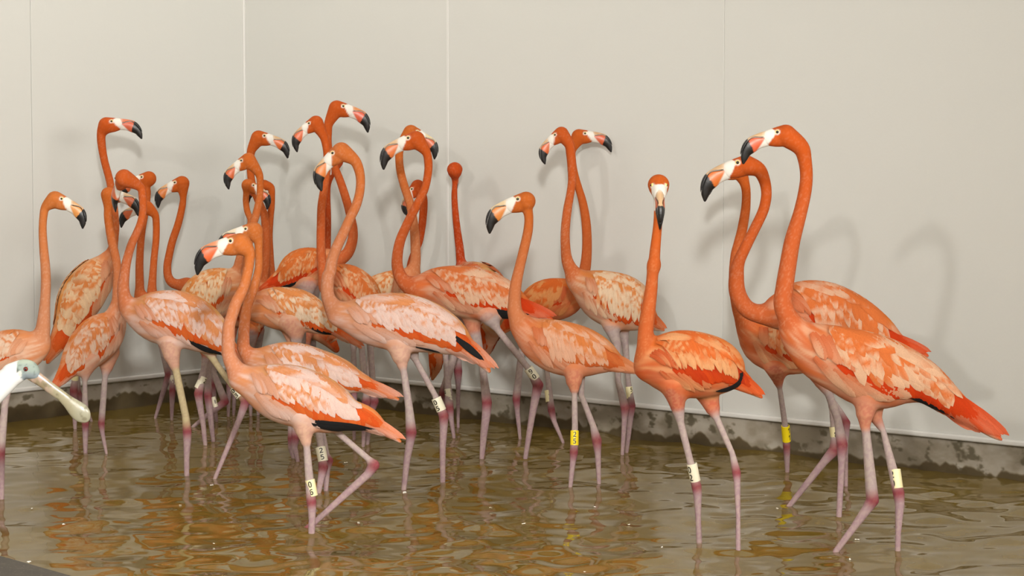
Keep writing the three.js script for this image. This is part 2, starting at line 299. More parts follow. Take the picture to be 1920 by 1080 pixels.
// a frame in a bird's own axes: u along its body's plane (to the right), v up, w across towards the camera
function birdFrame(spec) {
  const psi = (spec.yaw || 0) * Math.PI / 180, U = [Math.cos(psi), 0, Math.sin(psi)], W = [-Math.sin(psi), 0, Math.cos(psi)];
  const d0 = ray(spec.x, 540), O = [d0[0] / -d0[2] * spec.D, 0, -spec.D];
  const local = p => { const q = [p[0] - O[0], 0, p[2] - O[2]]; return [dot(q, U), p[1] + DEEP, dot(q, W)]; };
  const P = (px, py, w = 0) => { const d = ray(px, py), t = (w + (O[0]) * W[0] + O[2] * W[2]) / (d[0] * W[0] + d[2] * W[2]); const p = [d[0] * t, EYE + d[1] * t, d[2] * t]; return { p: local(p), k: t / FOCAL, z: p[2], world: p }; };
  const Pz = (px, py, z) => { const d = ray(px, py), t = z / d[2], p = [d[0] * t, EYE + d[1] * t, z]; return { p: local(p), k: t / FOCAL, z, world: p }; };
  const root = new THREE.Group(); root.position.set(O[0], -DEEP, O[2]); root.rotation.y = -psi;
  return { P, Pz, root, psi, local, O };
}
function legBones(spec, f, hipZ, out, pal) {
  const cols = { t: spec.thigh || mix3(pal.be, pal.br, 0.5), b: spec.leg || LEG, p: BONE, a: ANKLE, s: SHANK };
  for (const L of spec.legs) {
    const pts = L.p, n = pts.length, last = pts[n - 1];
    const z0 = hipZ(pts[0][0], L.w), g = onLevel(last[0], last[1], 0);
    let zf = L.up ? z0 : clamp(g[2], z0 - 0.22, z0 + 0.22);
    const y0 = pts[0][1], y1 = Math.max(last[1], y0 + 1);
    L.at = (px, py) => f.Pz(px, py, mix(z0, zf, clamp((py - y0) / (y1 - y0), 0, 1) ** 0.8));
    let rows = pts.map(q => { const s = L.at(q[0], q[1]); return [...s.p, q[2] * s.k]; }), kinds = [...L.k].map(c => cols[c]);
    for (let i = rows.length - 2; i >= 0; i--) {                          // the ankle's red stays near the joint
      const A = rows[i], B = rows[i + 1], d = Math.hypot(A[0] - B[0], A[1] - B[1], A[2] - B[2]);
      if (kinds[i] === kinds[i + 1] || d < 0.055) continue;
      const t = kinds[i + 1] === ANKLE ? 1 - 0.045 / d : kinds[i] === ANKLE ? 0.05 / d : kinds[i] === cols.t ? 0.02 / d : null;
      if (t === null) continue;
      rows.splice(i + 1, 0, A.map((x, k) => mix(x, B[k], t))); kinds.splice(i + 1, 0, kinds[i + 1] === ANKLE ? kinds[i] : kinds[i + 1]);
    }
    const m = rows.length;
    const shape = curve(rows.map((r, i) => r), 1);
    for (let i = 0; i < m - 1; i++) out.push(bone(shape[i].slice(0, 3), shape[i][3], shape[i + 1].slice(0, 3), shape[i + 1][3], null, { ca: kinds[i], cb: kinds[i + 1], fade: i === 0 && kinds[0] === cols.t }));
    const a = rows[m - 2], b = rows[m - 1];
    if (!L.up) {                                                          // on below the water to the bottom, and the toes
      const fall = Math.max(0.3, a[1] - b[1]), k = Math.max(0, b[1] - 0.006) / fall, foot = [b[0] + (b[0] - a[0]) * k * 0.6, 0.006, b[2] + (b[2] - a[2]) * k * 0.6];
      out.push(bone(b.slice(0, 3), b[3], foot, b[3] * 0.9, null, { ca: SHANK, cb: SHANK }));
      for (const s of [-0.03, 0, 0.03]) out.push(bone(foot, 0.007, [foot[0] + spec.face * 0.075, 0.005, foot[2] + s], 0.005, null, { ca: SHANK, cb: SHANK }));
      rings.push([g[0], mix(g[2], zf, 1), rnd() * 6]);
    } else for (const s of [-0.012, 0.012]) out.push(bone(b.slice(0, 3), b[3], [b[0] + spec.face * 0.03, b[1] - 0.006, b[2] + s], 0.006, null, { ca: ANKLE, cb: ANKLE }));
  }
}
function addBands(spec, f, root) {
  for (const L of spec.legs) if (L.band) {
    const [xa, ya, xb, yb, r, text, paper, turn = 0] = L.band, A = L.at(xa, ya), B = L.at(xb, yb);
    const a = P3(A.p), b = P3(B.p), len = a.distanceTo(b), R = r * A.k;
    const prof = [[R * 0.8, len / 2], [R, len / 2 - 0.0008], [R, -len / 2 + 0.0008], [R * 0.8, -len / 2]].map(q => new THREE.Vector2(q[0], -q[1]));
    const g = new THREE.LatheGeometry(prof, 28);
    const uv = g.attributes.uv, p = g.attributes.position; for (let i = 0; i < uv.count; i++) uv.setXY(i, uv.getX(i), p.getY(i) / len + 0.5);
    const m = mesh('leg_band', g, new THREE.MeshStandardMaterial({ name: 'plastic_band', map: bandTexture(text, paper), roughness: 0.4, side: THREE.DoubleSide }), root);
    m.position.copy(a.clone().add(b).multiplyScalar(0.5));
    m.quaternion.setFromUnitVectors(new THREE.Vector3(0, 1, 0), a.sub(b).normalize()); m.rotateY(turn - Math.PI / 2);
    m.userData.label = L.bandLabel || 'numbered plastic leg band';
  }
}
const CELL = { near: 0.0046, far: 0.0056 };
function flamingo(spec) {
  seed = 977 * (spec.x | 0) + 31;
  const pal = plumes({ ...PAL[spec.pal], ...(spec.tint || {}) }), f = birdFrame(spec), { root, psi } = f;
  const level = spec.feathers ?? 0;
  // trunk
  const nb = spec.body.length, trunk = curve(spec.body.map((b, i) => { const s = f.P(b[0], b[1]); return [...s.p, b[2] * s.k * (level && i > nb - 4 ? 0.8 : 1)]; }), 5);
  const slim = spec.slim ?? 0.82, lat = { e: [0, 0, 1], s: slim }, torso = [];
  const acc = [0]; for (let i = 1; i < trunk.length; i++) acc.push(acc[i - 1] + Math.hypot(trunk[i][0] - trunk[i - 1][0], trunk[i][1] - trunk[i - 1][1]));
  const total = acc[acc.length - 1];
  for (let i = 0; i < trunk.length - 1; i++) torso.push(bone(trunk[i].slice(0, 3), Math.max(0.003, trunk[i][3]), trunk[i + 1].slice(0, 3), Math.max(0.003, trunk[i + 1][3]), lat, { ta: acc[i] / total, tb: acc[i + 1] / total }));
  const spine = t => { const s = t * total; let i = 1; while (i < acc.length - 1 && acc[i] < s) i++; const k = (s - acc[i - 1]) / Math.max(1e-6, acc[i] - acc[i - 1]), A = trunk[i - 1], B = trunk[i], d = [B[0] - A[0], B[1] - A[1]], l = Math.hypot(...d); let N = [-d[1] / l, d[0] / l]; if (N[1] < 0) N = [-N[0], -N[1]]; return { u: mix(A[0], B[0], k), v: mix(A[1], B[1], k), r: Math.max(0.004, mix(A[3], B[3], clamp(k, 0, 1))), N, T: [d[0] / l, d[1] / l] }; };
  const tq = (t, q) => { const s = spine(t); return [s.u + s.N[0] * s.r * q, s.v + s.N[1] * s.r * q]; };
  // head frame
  const z0 = f.P(spec.body[0][0], spec.body[0][1]).z + (spec.neckZ || 0), H = spec.head, eye = f.Pz(H.eye[0], H.eye[1], z0), kpx = eye.k;
  let unit, phi;
  if (H.tip) { const dx = (H.tip[0] - H.eye[0]) * spec.face, dy = H.tip[1] - H.eye[1]; unit = Math.hypot(dx, dy) / 84.5 * kpx; phi = Math.atan2(dy, dx) - Math.atan2(58.5, 61); } else { unit = H.s * kpx; phi = H.pitch * Math.PI / 180; }
  const hy = H.turn === 'camera' ? Math.PI / 2 : H.turn === 'away' ? -Math.PI / 2 : (H.turn || 0) * Math.PI / 180;     // how far the head turns towards the camera
  const sgn = H.turn === 'camera' || H.turn === 'away' ? 1 : spec.face;
  const X = [Math.cos(psi), 0, -Math.sin(psi)], Z = [Math.sin(psi), 0, Math.cos(psi)];
  const fw = [0, 1, 2].map(k => sgn * X[k] * Math.cos(hy) + Z[k] * Math.sin(hy)), e = [0, 1, 2].map(k => -sgn * X[k] * Math.sin(hy) + Z[k] * Math.cos(hy));
  const F = [0, 1, 2].map(k => fw[k] * Math.cos(phi) - (k === 1) * Math.sin(phi)), Dn = [0, 1, 2].map(k => -fw[k] * Math.sin(phi) - (k === 1) * Math.cos(phi));
  const hp = (a, b, l = 0) => [0, 1, 2].map(k => eye.p[k] + (F[k] * a + Dn[k] * b) * unit + e[k] * l);
  const toHead = p => { const q = [p[0] - eye.p[0], p[1] - eye.p[1], p[2] - eye.p[2]]; return [dot(q, F) / unit, dot(q, Dn) / unit, dot(q, e)]; };
  // neck and head
  const b0 = torso[0], rows = [[...b0.a, Math.min(b0.ra, spec.neck[0][2] * eye.k * 1.15)], ...spec.neck.map(n => { const s = f.Pz(n[0], n[1], z0 + (n[3] || 0)); return [...s.p, n[2] * s.k]; })];
  const su = Math.min(1, 1.04 * 7.38 / spec.D * kpx / unit), skull = HEAD.slice(1).map((h, i) => { const g = i === 0 ? su : i === 1 ? (1 + su) / 2 : 1; return [...hp(h[0] * g, h[1]), h[2] * unit * g]; });
  const nape = curve([...rows, skull[0]], 5), neck = [];
  for (let i = 0; i < nape.length - 1; i++) neck.push(bone(nape[i].slice(0, 3), nape[i][3], nape[i + 1].slice(0, 3), nape[i + 1][3], null, { na: i / (nape.length - 1), nb: (i + 1) / (nape.length - 1) }));
  const headLat = { e, s: 0.8 }, sk = curve(skull, 3);
  const headBones = []; for (let i = 0; i < sk.length - 1; i++) headBones.push(bone(sk[i].slice(0, 3), sk[i][3], sk[i + 1].slice(0, 3), sk[i + 1][3], headLat, { na: 1, nb: 1, head: 1 }));
  neck.push(...headBones);
  const hipZ = (px, w) => f.P(px, spec.body[0][1]).z + w * 0.045 * Math.cos(psi);
  const legs = []; legBones(spec, f, hipZ, legs, pal);
  const color = (p, all) => {
    let best = 1e9; for (const b of all) { const d = capsule(b, p[0], p[1], p[2]); b.v = d; b.tt = b.t; if (d < best) best = d; }
    let c = [0, 0, 0], sum = 0;
    const n1 = noise(p[0] * 160, p[1] * 160, p[2] * 160), n2 = fbm(p[0] * 34, p[1] * 34, p[2] * 34 + 5, 3);
    for (const b of all) {
      if (b.v > best + 0.02) continue;
      const w = 1 / (b.v - best + 0.003) ** 2 * (b.fade ? mix(0.02, 1, b.tt * b.tt) : 1); let k;
      if (b.ca) k = mix3(mix3(b.ca, b.cb, b.tt), n1 > 0.5 ? BONE : LEG2, b.ca === b.cb ? 0.18 : 0.14 * n2);
      else if (b.na !== undefined) k = mix3(mix3(pal.nk, pal.nt, sstep(0.1, 0.9, mix(b.na, b.nb, b.tt) + 0.25 * (n2 - 0.5))), pal.tip, (1 - 0.7 * b.nb) * 0.3 * sstep(0.5, 0.9, noise(p[0] * 260, p[1] * 200, p[2] * 260)));
      else {
        const t = mix(b.ta, b.tb, b.tt), dx = b.b[0] - b.a[0], dy = b.b[1] - b.a[1], l = Math.hypot(dx, dy) || 1; let N = [-dy / l, dx / l]; if (N[1] < 0) N = [-N[0], -N[1]];
        const q = ((p[0] - b.a[0] - dx * b.tt) * N[0] + (p[1] - b.a[1] - dy * b.tt) * N[1]) / mix(b.ra, b.rb, b.tt);
        const along = t * total, st = fbm(along * 26 + q * 3, q * 5 - along * 12, 3.3 + spec.x, 3);
        k = mix3(pal.be, pal.bk, sstep(-0.35, 0.55, q)); k = mix3(k, pal.br, 1 - sstep(0.08, 0.3, t));
        k = mix3(k, pal.tip, 0.75 * sstep(0.5, 0.66, st)); k = mix3(k, pal.root, 0.6 * sstep(0.5, 0.34, st));
        k = mix3(k, pal.tl, sstep(0.62, 0.85, t) * 0.8); k = mix3(k, mix3(pal.be, pal.tip, st), 0.9 * sstep(0.5, 0.65, t) * sstep(-0.1, -0.5, q));
      }
      c = [c[0] + k[0] * w, c[1] + k[1] * w, c[2] + k[2] * w]; sum += w;
    }
    c = [c[0] / sum, c[1] / sum, c[2] / sum];
    const [a, b] = toHead(p);                                             // the white skin between eye and bill
    if (a > -12 && a < 40 && b > -16 && b < 40 && Math.abs(toHead(p)[2]) < 25 * unit) c = mix3(c, WHITE, sstep(-1.6, 1.6, Math.max(a - face(b) + (H.turn === 'camera' ? 4 : 0) + 2 * (n1 - 0.5), 4.7 - Math.hypot(a + 0.3, b))));
    return c;
  };
  const far = spec.D > 8.95;
  const { geo, height, heightFar } = skin({ neck, torso, legs, h: far ? CELL.far : CELL.near, color });
  const both = Math.abs(spec.yaw || 0) > 35, hFar = both ? heightFar() : null;
  const body = mesh('body', geo, plumage, root);

  // bill: lower half with its black hook, upper half as a lid, a groove between them
  const bp = curve(BILL.map(q => [...hp(q[0], q[1]), q[2] * unit]), 4), bl = { e, s: 0.62 }, bones = [];
  for (let i = 0; i < bp.length - 1; i++) bones.push(bone(bp[i].slice(0, 3), bp[i][3], bp[i + 1].slice(0, 3), bp[i + 1][3], bl));
  const billColor = upper => p => {
    const [a, b] = toHead(p), n = noise(p[0] * 300, p[1] * 300, p[2] * 300), black = sstep(-14, 14, (a - 54) * 25 + (b - 14) * 13 + 60 * (n - 0.5));
    let c = upper ? mix3(WHITE.map(x => x * 1.4), spec.lid || C(226, 186, 142), sstep(14, 30, a)) : mix3(WHITE.map(x => x * 1.4), spec.cheek || C(222, 108, 58), sstep(-30, 40, (a - 21) * 16 - (b - 11) * 10));
    c = mix3(c, BLACK, black);
    return mix3(c, BLACK, 0.9 * sstep(1.9, 0.4, Math.abs(b - mouth(a))) * sstep(14, 22, a));
  };
  const bh = clamp(unit * 1.5, 0.0016, 0.0028);
  const low = skin({ neck: bones, h: bh, color: billColor(false), cut: (x, y, z) => { const [a, b] = toHead([x, y, z]); return (mouth(a) + 0.6 - b) * unit; } });
  mesh('lower_bill', low.geo, horn, root);
  const up = skin({ neck: bones, h: bh, color: billColor(true), cut: (x, y, z) => { const [a, b] = toHead([x, y, z]); return (b - mouth(a) + 0.4) * unit; } });
  if (up.geo.index.count) mesh('upper_bill', up.geo, horn, root);
  // eyes on the skull's surface
  for (const s of [1, -1]) {
    let l = 0; for (; l < 0.06; l += 0.0005) { const q = hp(0, 0, s * l); let d = 1e9; for (const b of headBones) d = Math.min(d, capsule(b, ...q)); if (d > 0) break; }
    const m = mesh('eye', eyeGeo, irisMat, root); m.position.set(...hp(H.turn === 'camera' ? -4 : 0, 0, s * (l - (H.turn === 'camera' ? 0.0028 : 0.0036)))); m.scale.setScalar(4.3 * unit);
    const pu = mesh('pupil', eyeGeo, pupilMat, m); pu.position.set(...[0, 1, 2].map(k => e[k] * s * 0.6)); pu.scale.setScalar(0.66);
  }
  addBands(spec, f, root);

  // wing and feathers laid on the trunk's sides
  if (level) for (const s of both ? [1, -1] : [1]) {
    const ht = s > 0 ? height : hFar;
    const lay = (u, v, lift) => { const d = 0.008, w = ht(u, v); let gx = -(ht(u + d, v) - ht(u - d, v)) / (2 * d), gy = -(ht(u, v + d) - ht(u, v - d)) / (2 * d); const gl = Math.hypot(gx, gy); if (gl > 2.5) { gx *= 2.5 / gl; gy *= 2.5 / gl; } const l = Math.hypot(gx, gy, 1); return [u + gx / l * lift, v + gy / l * lift, s * (w + lift / l)]; };
    const sheet = (nu, nv, at) => { const pos = [], col = [], idx = [], uv = []; for (let j = 0; j <= nv; j++) for (let i = 0; i <= nu; i++) { const [p, c] = at(i / nu, j / nv); pos.push(...p); col.push(...c); uv.push(i / nu, j / nv); } for (let j = 0; j < nv; j++) for (let i = 0; i < nu; i++) { const a = j * (nu + 1) + i; idx.push(a, a + 1, a + nu + 1, a + 1, a + nu + 2, a + nu + 1); } const g = new THREE.BufferGeometry(); g.setAttribute('position', new THREE.Float32BufferAttribute(pos, 3)); g.setAttribute('color', new THREE.Float32BufferAttribute(col, 3)); g.setAttribute('uv', new THREE.Float32BufferAttribute(uv, 2)); g.setIndex(idx); g.computeVertexNormals(); return g; };
    const qLow = t => -0.66 * Math.sqrt(clamp(1 - ((t - 0.55) / 0.36) ** 2, 0, 1)) + 0.12;
    const wing = mesh('wing', sheet(26, 10, (a, b) => { const t = mix(0.22, 0.88, a), q = mix(0.8, Math.min(0.3, qLow(t)), b), [u, v] = tq(t, q); const n = fbm(t * 34, q * 3 - t * 8, spec.x * 0.1, 3); return [lay(u, v, 0.002), mix3(pal.rd, pal.tl, 0.8 * n)]; }), plumage, root);
    const M = total;                                                      // feathers are sized by the trunk's length
    const feather = (name, parent, t0, q0, t1, q1, wid, ca, cb, lift, bow = 0.15, blunt = 0.62, end = null, bend = null) => {
      const A = tq(t0, q0), B = end || tq(t1, q1), mid = bend ? tq(...bend) : end ? [(A[0] + B[0]) / 2, (A[1] + B[1]) / 2] : tq(mix(t0, t1, 0.5), mix(q0, q1, 0.5 - bow));
      const tone = rr(-0.035, 0.035), nx = rnd() * 50;
      const g = sheet(4, 10, (x, v) => {
        const a = (1 - v) * (1 - v), b = 2 * v * (1 - v), c = v * v, u0 = A[0] * a + mid[0] * b + B[0] * c, v0 = A[1] * a + mid[1] * b + B[1] * c;
        const du = (1 - v) * (mid[0] - A[0]) + v * (B[0] - mid[0]), dv = (1 - v) * (mid[1] - A[1]) + v * (B[1] - mid[1]), l = Math.hypot(du, dv) || 1;
        const wv = wid * M * 0.5 * (0.5 + 0.5 * Math.min(1, v * 2)) * Math.sqrt(Math.max(0.002, 1 - (Math.max(0, v - blunt) / (1.001 - blunt)) ** 2)), sx = (x - 0.5) * 2;
        let uu = u0 - dv / l * wv * sx, vv = v0 + du / l * wv * sx;
        if (name !== 'tail_feather') { const s = spine(Math.min(1, mix(t0, t1, v))); for (let i = 0; i < 14 && ht(uu, vv) < 0.012; i++) { const a = s.u - uu, b = s.v - vv, d = Math.hypot(a, b); if (d < 0.004) break; uu += a / d * 0.003; vv += b / d * 0.003; } }
        const p = lay(uu, vv, (lift + 0.0012 * v * v + 0.001 * (1 - sx * sx)) * (name === 'tail_feather' ? 1 : clamp(ht(uu, vv) / 0.035, 0.3, 1)));
        let k;
        if (ca === 'field') { const n = fbm((-dv * uu + du * vv) / l * 34 + spec.x, (du * uu + dv * vv) / l * 5, spec.x * 0.7, 2), f = sstep(0.42, 0.68, n + 0.3 * pal.warm * (mix(q0, q1, v) - 0.15) + 0.12 * (cb + pal.warm - 0.5) - 0.1 * v); k = mix3(pal.tip, pal.root, 0.9 * f); }
        else k = mix3(ca, cb, sstep(0.05, 0.85, v + 0.4 * (noise(x * 4 + nx, v * 1.5, nx) - 0.5))); k = k.map(y => clamp(y * (1 + tone + 0.14 * (noise(x * 6 + nx, v * 1.2, nx) - 0.5)), 0, 1));
        return [p, k];
      });
      return mesh(name, g, quills, parent);
    };
    const J = k => rr(-k, k), few = level < 2;
    const row = (name, n, t0, t1, q0, q1, dt, wid, ca, cb, lift, bow, parent = wing) => { n = few ? Math.ceil(n * 0.6) : n; if (few) wid *= 1.5; for (let i = 0; i < n; i++) { const t = mix(t0, t1, (n - i - 0.5) / n) + J(0.015); const [c1, c2] = typeof ca === 'function' ? ca() : [ca, cb]; feather(name, parent, t, clamp(q0 + J(0.06), -0.95, 0.97), Math.min(1.02, t + dt * rr(0.85, 1.15)), clamp(q1 + J(0.07), -0.97, 0.95), wid * rr(0.85, 1.15), c1, c2, lift + i * 0.00015, bow); } };
    const pale = () => ['field', rr(-0.6, 0.6)], warm = () => ['field', rr(0, 1)];
    const reds = () => [mix3(pal.rd, pal.tl, rnd() * 0.5), mix3(pal.rd, pal.tl, rnd() * 0.8)];
    const pl = spec.paleLow ?? -0.22, rl = spec.redLow ?? -0.56;
    const tailEnd = spine(1), fan = few ? 4 : 7, spreadAt = (spec.fan ?? 1) * 0.034 * M;
    for (let i = 0; i < fan; i++) { const q = mix(-1, 1, i / (fan - 1)), l = (q < 0 ? -0.07 - 0.05 * q * q : 0.02 - 0.05 * (1 - q)) * M + J(0.006); feather('tail_feather', root, 0.72 + J(0.02), q * 0.6, 1, 0, 0.04, q < -0.4 ? mix3(pal.tl, pal.be, 0.8 - 0.7 * pal.warm) : pal.tl, mix3(pal.tl, pal.tip, (q < -0.4 ? 0.8 : 0.15 + rnd() * 0.4) * (1.1 - 0.9 * pal.warm)), 0.0006 + (fan - i) * 0.0003, 0, 0.6, [tailEnd.u + tailEnd.T[0] * l + tailEnd.N[0] * q * spreadAt, tailEnd.v + tailEnd.T[1] * l + tailEnd.N[1] * q * spreadAt]); }
    for (const w of spec.flight || []) feather('flight_feather', wing, w[0], w[1], w[2], w[3], w[4], BLACK, BLACK, 0.0055, 0, 0.35, null, w[5]);
    for (let i = 0, n = few ? 3 : pal.blk < 0.3 ? 2 : 5; i < n && pal.blk > 0 && !spec.flight; i++) feather('flight_feather', wing, 0.46 + 0.03 * i, -0.4 - 0.04 * i, 0.72 + 0.2 * i / n + 0.05 * pal.blk, -0.98 + 0.03 * i, 0.012 + 0.048 * pal.blk, BLACK, BLACK, 0.0042, 0, 0.45);
    row('covert_feather', 11, 0.3, 0.78 - 0.1 * pal.blk, 0.05, rl + 0.14 * pal.blk, 0.12, 0.062, reds, null, 0.003, 0.1);
    row('tertial_feather', 5, 0.56, 0.74, 0.6, 0.05, 0.22, 0.05, reds, null, 0.0034, 0.1);
    row('covert_feather', 16, 0.2, 0.63, 0.55, pl, 0.13, 0.046, pale, null, 0.004, 0.12);
    row('covert_feather', 17, 0.13, 0.62, 0.88, -0.04, 0.14, 0.042, pale, null, 0.0052, 0.18);
    row('covert_feather', 14, 0.1, 0.58, 0.93, 0.34, 0.11, 0.036, warm, null, 0.0066, 0.16);
    row('scapular_feather', 10, 0.12, 0.55, 0.95, 0.72, 0.22, 0.04, () => ['field', rr(-0.8, 0.7)], null, 0.0078, 0.08);
    row('covert_feather', 10, 0.06, 0.22, 0.6, -0.05, 0.1, 0.042, () => [pal.br, mix3(pal.br, pal.tip, 0.7 * rnd())], null, 0.0052, 0.1);
    row('flank_feather', 10, 0.1, 0.4, -0.25, -0.66, 0.16, 0.045, () => [mix3(pal.br, pal.tip, rnd() * 0.4), mix3(pal.br, pal.tip, 0.3 + rnd() * 0.6)], null, 0.0044, 0.05);
  }
  root.name = numbered('flamingo'); scene.add(root);
  tag(root, spec.label, 'flamingo', 'flock of flamingos wading in the pool');
  return root;
}

